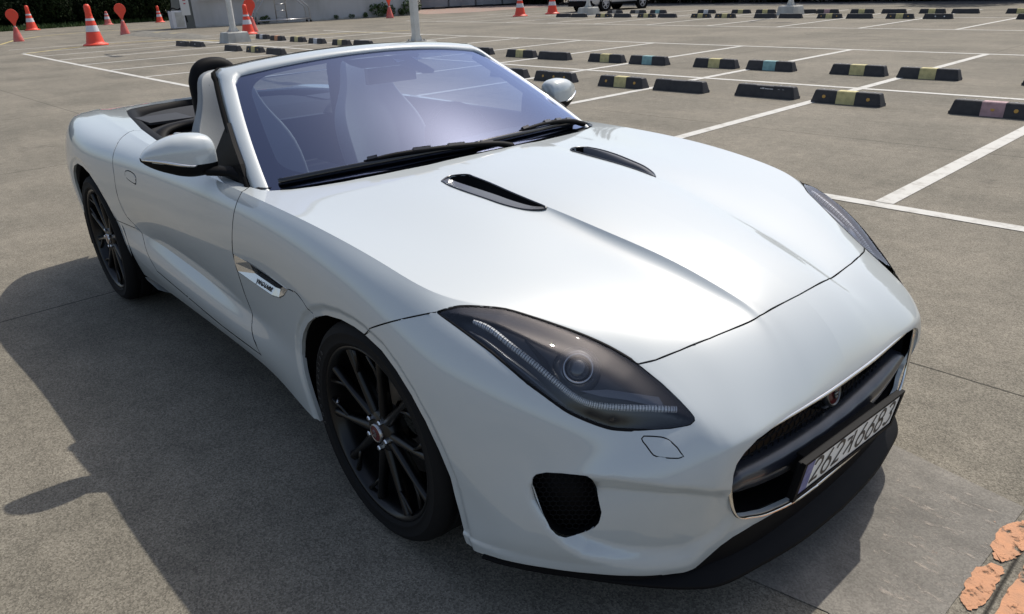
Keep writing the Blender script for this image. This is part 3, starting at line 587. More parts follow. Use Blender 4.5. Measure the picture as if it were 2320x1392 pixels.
def stroke(pts, w, closed=False, z=.0022):
    P = [Vector((a, b, 0)) for a, b in pts]; V, F = [], []; n = len(P)
    for i, p in enumerate(P):
        a = P[i-1] if (i or closed) else p; b = P[(i+1) % n] if (i < n-1 or closed) else p; t = (b-a).normalized(); q = Vector((-t.y, t.x, 0))*w/2; V += [p+q+Vector((0, 0, z)), p-q+Vector((0, 0, z))]
    for i in range(n if closed else n-1): j = (i+1) % n; F.append((2*i, 2*i+1, 2*j+1, 2*j))
    return V, F
def arc(cx, cy, rx_, ry_, a0, a1, n=14): return [(cx+rx_*math.cos(R(a0+(a1-a0)*k/n)), cy+ry_*math.sin(R(a0+(a1-a0)*k/n))) for k in range(n+1)]
def glyph(ch, w, h):     # condensed plate numerals, drawn as strokes in a box w x h centred on the origin
    W = .0105; X, Y = w/2, h/2
    if ch == '2': return [stroke(arc(0, Y*.48, X, Y*.52, 165, -20, 12)+[(-X*.95, -Y)], W), stroke([(-X, -Y+W*.5), (X, -Y+W*.5)], W)]
    if ch == '6': return [stroke(arc(0, -Y*.40, X, Y*.60, 0, 360, 20)[:-1], W, True), stroke([(X*.55, Y), (-X*.1, Y*.45), (-X*.85, -Y*.12)], W)]
    if ch == '8': return [stroke(arc(0, Y*.50, X*.84, Y*.46, 0, 360, 18)[:-1], W, True), stroke(arc(0, -Y*.46, X, Y*.54, 0, 360, 18)[:-1], W, True)]
    if ch == '3': return [stroke(arc(0, Y*.50, X*.9, Y*.48, 150, -80, 12), W), stroke(arc(0, -Y*.46, X, Y*.54, 80, -150, 12), W)]
    if ch == 'K': return [stroke([(-X, Y*.62), (X*.12, Y*.62), (X*.05, -Y*.05), (-X*.85, -Y*.72)], W), stroke([(X*.22, Y*.02), (X*.72, Y*.02)], W), stroke([(X*.75, Y), (X*.75, -Y)], W)]
parts = []; x = -.188
for ch, adv in (('2', .056), ('6', .056), ('2', .062), ('K', .068), ('6', .056), ('6', .056), ('8', .056), ('3', .056)):
    w = .040 if ch != 'K' else .046
    for V, F in glyph(ch, w, .074): parts.append(([Vector(v)+Vector((x, 0, 0)) for v in V], F))
    x += adv
V, F = join(parts); mesh('plate_characters', [PM @ Vector(v) for v in V], F, plate_ink, hold, False)
# corner intakes
for s in (-1, 1):
    ip = m_front(INTAKE); P3 = np.array(INTAKE); cen = P3.mean(0); nin = np.array([.72, .69, 0]); V, F = [], []
    n = len(P3)
    for p in P3: V += [tuple(p*[1, s, 1]), tuple((p-nin*.035)*[1, s, 1])]
    for i in range(n): j = (i+1) % n; F.append((2*i, 2*i+1, 2*j+1, 2*j))
    F.append(tuple(2*i+1 for i in range(n))); ik = mesh('corner_intake', V, F, black_trim, car)
    e1 = np.array([-.69, .72, 0])
    q2 = [((p-cen)@e1, p[2]) for p in P3]
    hex_mesh('intake_mesh', q2, lambda a, b: tuple((cen+e1*a-nin*.018+np.array([0, 0, b-cen[2]]))*[1, s, 1]), .0175, .0011, black_matte, ik)
# splitter lip
LIP = [(0, .945, .0), (.2, .936, 0), (.36, .912, 0), (.47, .888, 0), (.55, .845, 0), (.62, .785, 0), (.70, .700, 0), (.78, .60, 0), (.84, .50, 0), (.866, .44, 0)]
LP = spline([(b, a, 0) for a, b, _ in LIP], 6); V, F = [], []
full = [Vector((p.x, -p.y, 0)) for p in LP[::-1]]+[p for p in LP[1:]]
for p in full:
    a = abs(p.y); k = max(0.0, min(1.0, (a-.50)/.25)); top = .175+.015*k; inn = .045+.03*(1-k); d = Vector((p.x-.2, p.y, 0)).normalized(); out = .012*(1-k)
    V += [p-d*(inn)+Vector((0, 0, top+.03)), p-d*(inn*.35)+Vector((0, 0, top-.015)), p+d*out+Vector((0, 0, .146+.02*k)), p+d*(out+.003)+Vector((0, 0, .136+.025*k)), p-d*.004+Vector((0, 0, .126+.03*k)), p-d*.12+Vector((0, 0, .15+.01*k))]
n = len(full)
for i in range(n-1):
    for k in range(5): F.append((i*6+k, i*6+k+1, (i+1)*6+k+1, (i+1)*6+k))
mesh('splitter', V, F, black_matte, car)
# ---------------------------------------------------------------- headlight internals, bonnet vents, side vents
def surf_pt(uv, off, s):   # a point below the lamp surface: uv is a 3-D point on it
    p = np.array(uv, float); d = np.linalg.norm(BV-p, axis=1); i = int(d.argmin()); q = p-BN[i]*off; return Vector((q[0], q[1]*s, q[2]))
DRL = [(.3578,.7854,.7785),(.4031,.7725,.7625),(.4657,.7603,.734),(.5234,.7455,.704),(.5783,.7297,.6701),(.6181,.7138,.6434),(.6508,.6908,.6269),(.6917,.6479,.6181),(.7381,.5964,.6138),(.7823,.5478,.6146)]
led_dark = principled('led_gap', (.30, .31, .33), .3, .5)
for s in (-1, 1):
    h = globals()['HLO%d' % s]
    P = [surf_pt(p, .0085, s) for p in DRL]; S_ = spline(P, 30)
    strip = mesh('running_light', *tube(S_, [(.0070 if i > 20 else .0042+.0028*i/20)*(1.0 if i % 2 else .80) for i in range(len(S_))], 6, True, flat=1.2), led_mat, h, False)
    strip.data.materials.append(led_dark); strip.data.polygons.foreach_set('material_index', [1 if (i//6) % 3 == 2 else 0 for i in range(len(strip.data.polygons))])
    hc = np.array(HL).mean(0); mesh('lamp_seal', *tube(spline([Vector((q[0]+(hc[0]-q[0])*.022-HLD[0]*.005, (q[1]+(hc[1]-q[1])*.022-HLD[1]*.005)*s, q[2]+(hc[2]-q[2])*.022-HLD[2]*.005)) for q in HL+HL[:1]], 3), .0070, 8, False), black_matte, h)
    P2 = [surf_pt((p[0]-.004, p[1]+.020, p[2]-.022), .018, s) for p in DRL[:6]]; mesh('light_guide', *tube(spline(P2, 6), [.003+.007*math.sin(math.pi*i/30) for i in range(31)], 6, flat=.5), grey_gloss, h)
    c = np.array([.588, .668, .688]); d = np.array([.62, .50, .60]); d /= np.linalg.norm(d); cc = c-d*.010
    e1 = np.cross(d, [0, 0, 1]); e1 /= np.linalg.norm(e1); e2 = np.cross(e1, d)
    LM = Matrix(((e1[0], e2[0], d[0], cc[0]), (e1[1]*s, e2[1]*s, d[1]*s, cc[1]*s), (e1[2], e2[2], d[2], cc[2]), (0, 0, 0, 1)))
    def lm(prof, n=36): V, F = lathe(prof, n, 'z'); return [LM @ Vector(v) for v in V], F
    mesh('projector_lens', *lm([(0, .012), (.012, .0105), (.022, .006), (.027, -.002), (.028, -.008)]), glass_lens, h)
    mesh('projector_ring', *lm([(.029, -.004), (.030, .006), (.034, .009), (.037, .004), (.038, -.03)]), satin, h)
    mesh('projector_shell', *lm([(.036, .000), (.046, -.004), (.056, -.016), (.060, -.04)]), grey_gloss, h)
    V, F = [], []
    for i, p in enumerate(spline([surf_pt(q, .020, s) for q in ((.45, .70, .745), (.52, .70, .715), (.545, .715, .70), (.60, .715, .665))], 6)):
        V += [p, p+Vector((-.004, .004*s, -.022))]
        if i: F.append((2*i-2, 2*i-1, 2*i+1, 2*i))
    mesh('lamp_fin', V, F, grey_gloss, h)
    mesh('lamp_shelf', [surf_pt(q, .022, s) for q in ((.62,.695,.650),(.66,.665,.640),(.70,.625,.632),(.765,.56,.622),(.74,.555,.640),(.66,.64,.66))], [(0, 1, 2, 3, 4, 5)], grey_gloss, h)
    mesh('vent_rim', *tube(spline([Vector((a, b*s, c+.001)) for a, b, c in VENT+VENT[:1]], 3), .0032, 6, False), black_gloss, hood)
    # bonnet vent: a dark trough with a satin blade
    v = [(a, b*s, c-.002) for a, b, c in VENT]; lo = [(a, b*s, c-.045) for a, b, c in VENT]; n = len(v); Vv = v+lo; Ff = [(i, (i+1) % n, n+(i+1) % n, n+i) for i in range(n)]+[tuple(range(n, 2*n))]
    vo = mesh('bonnet_vent', Vv, Ff, black_trim, hood)
    ol = [Vector((a_, b_*s, c_)) for a_, b_, c_ in VENT[:9:-1]+[VENT[9]]] if False else [Vector((a_, b_*s, c_)) for a_, b_, c_ in [VENT[0]]+VENT[:9:-1]+[VENT[9]]]
    ol = spline(ol, 4); Vb, Fb = [], []
    for i, p in enumerate(ol):
        w = .048*math.sin(math.pi*min(1, (i+3)/(len(ol)+3)))**.5
        Vb += [p+Vector((0, .001*s, .000)), p+Vector((.002, -w*.78*s, .0065)), p+Vector((.004, -w*s, -.022))]
        if i: k = 3*i; Fb += [(k-3, k-2, k+1, k), (k-2, k-1, k+2, k+1)]
    mesh('vent_blade', Vb, Fb, vent_mat, vo)
    # side vent: bright bezel, black slot, word on its lower lip
    SV = np.array([(-.850,.678),(-.72,.677),(-.588,.672),(-.425,.664),(-.466,.631),(-.505,.612),(-.565,.601),(-.70,.605),(-.838,.611),(-.852,.644)])
    yS = lambda x: float(np.interp(x, [-.87, -.6, -.4], [.886, .889, .894]))
    zi = [(-.735,.6745),(-.708,.675),(-.60,.6735),(-.484,.671),(-.497,.650),(-.522,.634),(-.56,.629),(-.66,.632),(-.718,.635),(-.735,.640)]
    V, F = [], []
    for (a, b), (c_, d_) in zip(SV, zi): V += [(a, yS(a)*s, b), (a, (yS(a)+.003)*s, b*.8+d_*.2), (c_, (yS(c_)-(.013 if d_ < .66 else .004))*s, d_), (c_, (yS(c_)-.035)*s, d_)]
    n = len(SV)
    for i in range(n):
        j = (i+1) % n
        for k in range(3): F.append((i*4+k, j*4+k, j*4+k+1, i*4+k+1))
    sv = mesh('side_vent', V, F, vent_chrome, car, False); fix_normals(sv)
    mesh('vent_slot', [(c_, (yS(c_)-.030)*s, d_) for c_, d_ in zi], [tuple(range(n))], liner_mat, sv)
    TM = frame_mat((-.632, (yS(-.645)-.0020)*s, .6195), (1, .012*s, -.006) if s < 0 else (-1, .012*s, .006), (0, -.43*s, 1)); text_mesh('vent_lettering', 'J A G U A R', .0215, plate_ink, TM, sv, .0010, 1.05)
# ---------------------------------------------------------------- windscreen, frame, cowl, wipers
def gbot(t): return np.array([-.548-.20*t*t, .766*t, .925-.034*t*t])
def gtop(t): return np.array([-1.228-.074*t*t, .600*t, 1.258-.05*t*t])
def gls(t, v, off=0.0):
    a, b = gbot(t), gtop(t); p = a*(1-v)+b*v; q = 4*v*(1-v); d = np.array([.43, 0, .90]); p = p+d*(.020*q*(1-.75*t*t))+np.array([0, t*.012*q, 0])
    return p+d*off
def glass_patch(t0, t1, v0, v1, off, nt=40, nv=20, ins=None):
    V, F = [], []
    for j in range(nv+1):
        for i in range(nt+1): V.append(tuple(gls(t0+(t1-t0)*i/nt, v0+(v1-v0)*j/nv, off)))
    for j in range(nv):
        for i in range(nt): F.append((j*(nt+1)+i, j*(nt+1)+i+1, (j+1)*(nt+1)+i+1, (j+1)*(nt+1)+i))
    return V, F
ws = mesh('windscreen', *glass_patch(-1, 1, 0, 1, 0), glass, car)
# black printed border and the camera shroud behind the glass
FR_OFF = -.004; parts = []
parts.append(glass_patch(-1, 1, 0, .075, FR_OFF, 40, 2)); parts.append(glass_patch(-1, 1, .955, 1, FR_OFF, 40, 1))
for s in (-1, 1): parts.append(glass_patch(s*.995, s*.925, .06, .97, FR_OFF, 2, 20))
# quarter-round corners
for s in (-1, 1):
    for (vt, vv, dv) in ((.925, .075, 1), (.925, .955, -1)):
        V = [tuple(gls(s*vt, vv, FR_OFF))]
        for k in range(9): a = R(90*k/8); V.append(tuple(gls(s*(vt-.16*(1-math.sin(a))), vv+dv*.16*(1-math.cos(a)), FR_OFF)))
        parts.append((V, [(0, k, k+1) for k in range(1, 9)]))
# shroud round the mirror foot
sh = [(-.33, .96), (-.31, .90), (-.25, .845), (-.10, .83), (.10, .83), (.15, .76), (.20, .715), (.30, .705), (.355, .74), (.345, .80), (.31, .86), (.36, .90), (.42, .935), (.44, .96)]
parts.append(([tuple(gls(a*.8-.03, b, FR_OFF-.001)) for a, b in sh], [tuple(range(len(sh)))]))
V, F = join(parts); mesh('screen_border', V, F, frit, ws)
for tx, vy in ((.085, .875), (.245, .885)): mesh('camera_window', [tuple(gls(tx+a, vy+b, FR_OFF+.002)) for a, b in ((-.036, .026), (.040, -.008), (-.036, -.022))], [(0, 1, 2)], white_dot, ws, False)
# A-pillars and header in one white hoop
prof = []
for v in np.linspace(-.02, .93, 20):
    i = gls(1, v, .001); k = v; o = i+np.array([-.058-.030*k, .034-.006*k, -.004+.020*k]); prof.append((i, o))
ci, co = gls(1, 1, .001), np.array([-1.400, .626, 1.228])
for a in (.35, .7): prof.append((gls(1-.03*a, .93+.07*a, .001), prof[19][1]*(1-a)+co*a+np.array([-.004, .004, .006])*math.sin(math.pi*a)))
for t in np.linspace(.955, 0, 18):
    prof.append((gls(t, 1, .001), np.array([-1.400+.012*(1-t*t), .620*t if t < .94 else .612, 1.276-.040*t*t-.004*max(0, t-.8)*5])))
half = prof; allp = [(np.array([i[0], -i[1], i[2]]), np.array([o[0], -o[1], o[2]])) for i, o in half]+[h for h in half[::-1][1:]]
V, F = [], []
for i, o in allp:
    i, o = np.array(i), np.array(o); m_ = i*.75+o*.25; m2 = i*.35+o*.65; up = np.array([0, 0, 1.0]); side_ = np.array([0, np.sign(m_[1])*min(1, abs(m_[1])/.6), 0]); w = max(0, min(1, (m_[2]-1.17)/.05)); n_ = up*.8*(.3+.7*w)+side_*.8*(1-w)+np.array([.3, 0, 0]); n_ /= np.linalg.norm(n_)
    V += [tuple(i-n_*.004), tuple(i+n_*.006), tuple(m_+n_*.013), tuple(m2+n_*.012), tuple(o+n_*.002), tuple(o-n_*.014), tuple(i*.5+o*.5-n_*.030), tuple(i-n_*.012)]
n = len(allp)
for k in range(n-1):
    for q in range(8): F.append((k*8+q, (k+1)*8+q, (k+1)*8+(q+1) % 8, k*8+(q+1) % 8))
fr = mesh('windscreen_frame', V, F, paint, car); fix_normals(fr)
seal = [Vector(o)+Vector((-.006, (.006 if o[1] > 0 else -.006) if abs(o[1]) > .55 else 0, -.008)) for i, o in allp]
mesh('frame_seal', *tube(seal, .012, 8), liner_mat, fr)
mesh('pillar_trim', *join([tube([Vector(o)+Vector((-.016, -.010*s, -.020)) for i, o in (allp[:20] if s < 0 else allp[-20:])], .022, 8) for s in (-1, 1)]), liner_mat, fr)
# cowl panel
V, F = [], []; n = 40
for i in range(n+1):
    t = -1+2*i/n; y = .776*t; xh = float(np.interp(abs(y), [b for a, b in COWL[::-1]], [a for a, b in COWL[::-1]])); g0 = gls(t*.995, .0, -.004); zh = float(np.interp(abs(y), [0, .3, .57, .776], [.934, .919, .908, .9]))
    V += [(xh+.03, y, zh-.045), (xh-.004, y, zh-.030), tuple(g0+np.array([.006, 0, -.010])), tuple(g0+np.array([-.02, 0, .004]))]
for i in range(n):
    for k in range(3): F.append((i*4+k, i*4+k+1, (i+1)*4+k+1, (i+1)*4+k))
mesh('cowl_panel', V, F, black_trim, car)
# wipers: (t, v) places on the glass
def wiper(blade, arm):
    B_ = [Vector(gls(t, v, .016)) for t, v in blade]; w = mesh('wiper', *tube(spline(B_, 6), .0075, 6, flat=1.6), black_gloss, car)
    mesh('wiper_rubber', *tube([p+Vector((-.005, 0, -.010)) for p in spline(B_, 6)], .004, 4), rubber, w)
    A_ = [Vector(gls(t, v, o)) for t, v, o in arm]; S_ = spline(A_, 6); mesh('wiper_arm', *tube(S_, [.008+.010*i/len(S_) for i in range(len(S_))], 8, flat=.7), black_trim, w)
    k = len(S_)//3; [mesh('arm_clip', *tube([S_[j]+Vector((0, 0, .006)), S_[j+2]+Vector((0, 0, .006))], .0085, 4), black_gloss, w, False) for j in (1, k, k+4, 2*k)]
wiper([(-.96, .030), (-.70, .040), (-.45, .042), (-.20, .040), (-.02, .030)], [(-.60, .052, .022), (-.45, .050, .030), (-.2, .030, .032), (.05, .0, .028), (.16, -.03, .02)])
wiper([(-.03, .035), (.15, .042), (.40, .045), (.65, .045), (.86, .035)], [(.30, .055, .022), (.45, .056, .032), (.62, .052, .034), (.78, .030, .032), (.90, -.01, .024)])
# ---------------------------------------------------------------- door mirrors
def mirror(s):
    # rings from inner end to outer tip: (y, x centre, z centre, half depth, half height)
    Rg = [(.818, -1.02, .985, .004, .004), (.822, -1.03, .985, .050, .052), (.832, -1.04, .987, .068, .066), (.86, -1.045, .990, .082, .074), (.90, -1.05, .992, .088, .076), (.94, -1.055, .994, .084, .070), (.98, -1.065, .996, .072, .056), (1.015, -1.075, .996, .054, .038), (1.035, -1.083, .995, .036, .022), (1.047, -1.09, .993, .012, .007)]
    P = []; n = 28
    ys = np.array([r[0] for r in Rg]); yy = np.concatenate([np.linspace(.818, .86, 8), np.linspace(.88, 1.047, 16)])
    V, F, G = [], [], []
    for y in yy:
        xc, zc, hd, hh = [float(pchip(ys, [r[k] for r in Rg], np.array([y]))[0]) for k in (1, 2, 3, 4)]
        xc -= .022; hd *= .80
        for k in range(n):
            a = 2*math.pi*k/n; ca, sa = math.cos(a), math.sin(a); pw = .72
            X = xc+hd*math.copysign(abs(ca)**pw, ca); Z = zc+(hh if sa > 0 else hh*.98)*math.copysign(abs(sa)**pw, sa)
            if X < xc-.03: X = xc-.03-(xc-.03-X)*.75
            V.append((X, y*s, Z))
    m = len(yy); up, low, strip = [], [], []
    for i in range(m-1):
        for k in range(n):
            f = (i*n+k, i*n+(k+1) % n, (i+1)*n+(k+1) % n, (i+1)*n+k); z = sum(V[q][2] for q in f)/4; x = sum(V[q][0] for q in f)/4; zs = .962+.03*sstep(.9, 1.04, abs(V[f[0]][1]))
            (up if z > zs else low).append(f)
    def part(name, fs, mat, par, grow=0):
        used = sorted({q for f in fs for q in f}); mp = {q: i for i, q in enumerate(used)}; return mesh(name, [V[q] for q in used], [tuple(mp[q] for q in f) for f in fs], mat, par)
    mo = part('door_mirror', up, paint, doors[s]); fix_normals(mo); lo = part('mirror_base', low, black_trim, mo); fix_normals(lo)
    ps = []
    for y in np.linspace(.90, 1.045, 12):
        xc, zc, hd, hh = [float(pchip(ys, [r[k] for r in Rg], np.array([y]))[0]) for k in (1, 2, 3, 4)]
        xc -= .022; hd *= .80; zz = .964+.03*float(sstep(.9, 1.04, y)); r_ = max(-1, min(1, (zz-zc)/hh)); ps.append((xc+hd*max(0, (1-abs(r_)**2.8))**.36+.001, y*s, zz))
    mesh('indicator_strip', *tube(ps, [.003+.0035*math.sin(math.pi*i/11) for i in range(12)], 6), chrome, mo)
    mesh('mirror_glass', [(-1.085, .85*s, .94), (-1.085, .85*s, 1.04), (-1.10, 1.0*s, 1.03), (-1.10, 1.0*s, .965)], [(0, 1, 2, 3)], chrome, mo, False)
    arm = [(-1.03, .86*s, .935), (-1.0, .82*s, .932), (-.965, .785*s, .925), (-.93, .765*s, .912), (-.90, .75*s, .905)]
    mesh('mirror_arm', *tube(spline(arm, 5), [.030+.010*i/20 for i in range(21)], 10, flat=.55), black_trim, mo)
    # black sail panel and fixed quarter glass between pillar and door
    q = [(-.84, .800, .895), (-.90, .790, .965), (-1.00, .765, 1.020), (-1.10, .735, 1.075), (-1.16, .765, .985), (-1.20, .792, .905)]
    V2 = [(a, b*s, c) for a, b, c in q]+[(a, (b-.014)*s, c) for a, b, c in q]; k = len(q)
    sp = mesh('sail_panel', V2, [tuple(range(k)), tuple(range(2*k-1, k-1, -1))]+[(i, (i+1) % k, k+(i+1) % k, k+i) for i in range(k)], black_trim, doors[s]); fix_normals(sp); sp.data.polygons.foreach_set('use_smooth', [False]*len(sp.data.polygons))
for s in (-1, 1): mirror(s)
# ---------------------------------------------------------------- cabin
opn = [(a, b) for a, b in COWL[::-1]+BELT[1:]][1:]
zop = lambda x: float(np.interp(x, [-3.4, -3.0, -2.2, -1.3, -.5], [.903, .916, .922, .912, .90]))
V, F = [], []
ring = [(a, b) for a, b in opn if a < -.74]
for s in (-1, 1):          # belt rail: padded door top and rear trim
    k0 = len(V); RL = spline([(a, b*s, 0) for a, b in ring], 4)
    for p in RL:
        z = zop(p.x)-.004; sg = s; w = min(1, abs(p.y)/.2); V += [(p.x, p.y+.002*sg, z-.002), (p.x, p.y-.010*sg, z+.004), (p.x, p.y-.045*sg*w, z+.000), (p.x, p.y-.07*sg*w, z-.03), (p.x, p.y-.085*sg*w, z-.32)]
    for i in range(len(RL)-1):
        for q in range(4): F.append((k0+i*5+q, k0+i*5+q+1, k0+(i+1)*5+q+1, k0+(i+1)*5+q))
mesh('belt_trim', V, F, black_trim, car)
# folded roof and its cover behind the seats
V, F = [], []; xs = [-2.24, -2.34, -2.42, -2.50, -2.74, -2.80, -3.02, -3.10, -3.30]; dz = [-.10, -.035, -.008, -.014, -.010, -.022, -.018, -.030, -.05]
for x, d in zip(xs, dz):
    hw = float(np.interp(x, [-3.33, -3.19, -3.05, -2.75, -2.2], [.2, .47, .55, .62, .70]))-.03
    for k in range(13): t = -1+2*k/12; V.append((x-.05*(1-t*t)*.6, hw*t, zop(x)+d-.025*abs(t)**6+.008*(1-t*t)))
for i in range(len(xs)-1):
    for k in range(12): F.append((i*13+k, i*13+k+1, (i+1)*13+k+1, (i+1)*13+k))
rf = mesh('folded_roof', V, F, roof_cloth, car); 
for s in (-1, 1):
    mesh('roof_cover_panel', *join([box(-2.60, .50*s, .912, .26, .22, .012)]), dash_mat, rf, False)
    mesh('roof_fold', *tube(spline([(-2.22, .66*s, .84), (-2.32, .60*s, .885), (-2.36, .48*s, .90), (-2.30, .34*s, .90), (-2.24, .26*s, .86)], 6), .035, 8, flat=.6), black_trim, rf)
    mesh('roof_strap', *tube(spline([(-2.02, .55*s, .80), (-2.06, .62*s, .86), (-2.14, .60*s, .895), (-2.2, .52*s, .87)], 6), .010, 6), satin, rf)
tub = [box(-1.45, 0, .30, 1.75, 1.44, .04), box(-2.26, 0, .60, .05, 1.42, .55), box(-.62, 0, .62, .06, 1.40, .48), box(-1.5, .74, .62, 1.5, .03, .50), box(-1.5, -.74, .62, 1.5, .03, .50), box(-1.55, 0, .52, 1.2, .22, .28)]
mesh('cabin_tub', *join(tub), dash_mat, car, False)
V, F = [], []
for i in range(21):
    t = -1+i/10; y = .70*t; V += [(-.60-.16*t*t, y, .880), (-.80-.12*t*t, y, .893), (-.95-.05*t*t, y, .885+.012*math.cos(3*(t-.5))), (-1.02, y, .84), (-.99, y, .60)]
for i in range(20):
    for k in range(4): F.append((i*5+k, i*5+k+1, (i+1)*5+k+1, (i+1)*5+k))
mesh('dashboard', V, F, dash_mat, car)
SWM = frame_mat((-1.17, .37, .83), (0, 1, 0), (-.42, 0, .9)); V, F = [], []
for i in range(40):
    a = 2*math.pi*i/40
    for k in range(8): b = 2*math.pi*k/8; r_ = .180+.014*math.cos(b); V.append(SWM @ Vector((r_*math.cos(a), r_*math.sin(a), .014*math.sin(b))))
for i in range(40):
    for k in range(8): F.append((i*8+k, i*8+(k+1) % 8, ((i+1) % 40)*8+(k+1) % 8, ((i+1) % 40)*8+k))
sw = mesh('steering_wheel', V, F, black_trim, car); mesh('wheel_boss', *[([SWM @ Vector(v) for v in q[0]], q[1]) for q in [join([box(0, 0, -.01, .13, .11, .03), box(0, 0, -.012, .35, .035, .012), box(0, -.09, -.012, .05, .17, .012)])]][0], black_trim, sw, False)
# seats: tall one-piece backs with side bolsters
def seat(s):
    cy = .375*s; V, F = [], []; rows = [  # z, half width, x front, bolster depth, thickness
        (.46, .20, -1.60, .03, .10), (.52, .235, -1.62, .07, .12), (.62, .25, -1.66, .095, .13), (.74, .252, -1.70, .105, .13), (.84, .245, -1.735, .095, .13), (.92, .215, -1.76, .06, .12), (.98, .172, -1.775, .032, .11), (1.05, .138, -1.785, .018, .10), (1.11, .126, -1.795, .016, .095), (1.15, .110, -1.81, .012, .085), (1.172, .075, -1.83, .005, .06), (1.179, .02, -1.845, 0, .03)]
    m = 20
    for z, hw, xf, bd, th in rows:
        for k in range(m):
            a = 2*math.pi*k/m; ca, sa = math.cos(a), math.sin(a); yv = hw*math.copysign(abs(ca)**.6, ca); f = sa > 0
            x = xf+(bd*max(0, (abs(yv)/hw-.45)/.55)**1.5 if f else 0)-(0 if f else th*abs(sa)**.5)
            if not f: x = xf-th*abs(sa)**.5
            V.append((x-.13-.10*max(0, z-.6), cy+yv, z))
    for i in range(len(rows)-1):
        for k in range(m): F.append((i*m+k, i*m+(k+1) % m, (i+1)*m+(k+1) % m, (i+1)*m+k))
    F += [tuple(range(m))[::-1], tuple(range((len(rows)-1)*m, len(rows)*m))]
    se = mesh('seat', V, F, seat_mat, car); fix_normals(se); sb = se.modifiers.new('s', 'SUBSURF'); sb.levels = sb.render_levels = 1
    cv, cf = join([box(-1.50, cy, .42, .50, .44, .12, .94, .92)]); cu = mesh('seat_cushion', cv, cf, seat_mat, se); bevel(cu, .04, 4)
    for q in (-1, 1):
        bv, bf = join([box(-1.50, cy+.20*q, .46, .48, .08, .12, .9, .6)]); bevel(mesh('seat_bolster', bv, bf, seat_mat, se), .03, 3)
    mesh('seat_seam', *join([tube(spline([(float(np.interp(z, [.62, .74, .84, .92, .98, 1.05, 1.11, 1.15], [-1.66, -1.70, -1.735, -1.76, -1.775, -1.785, -1.795, -1.81]))-.13-.10*max(0, z-.6)+(.012 if z < .9 else .001), cy+y*s, z) for y, z in pts], 5), .0028, 4) for pts in ([(.08, 1.12), (.09, 1.02), (.13, .9), (.16, .80), (.17, .62)], [(-.08, 1.12), (-.09, 1.02), (-.13, .9), (-.16, .80), (-.17, .62)])]), black_trim, se)
    # padded roll hoop behind
    cy = .365*s; hp = spline([(-2.12, cy-.094, .86), (-2.13, cy-.092, 1.06), (-2.135, cy-.082, 1.13), (-2.14, cy-.045, 1.180), (-2.14, cy+.045, 1.180), (-2.135, cy+.082, 1.13), (-2.13, cy+.092, 1.06), (-2.12, cy+.094, .86)], 6)
    mesh('roll_hoop', *tube(hp, .036, 12, flat=1.2), black_trim, car)
    hv = [(-2.145, cy+y, z) for y, z in ((-.09, .88), (-.08, 1.08), (-.05, 1.15), (.05, 1.15), (.08, 1.08), (.09, .88))]; mesh('hoop_infill', hv, [tuple(range(6))], dash_mat, car, False)
for s in (-1, 1): seat(s)
# inside mirror on its stalk
mesh('rear_view_mirror', *join([box(-1.20, .04, 1.165, .025, .24, .065)]), black_gloss, ws, False)
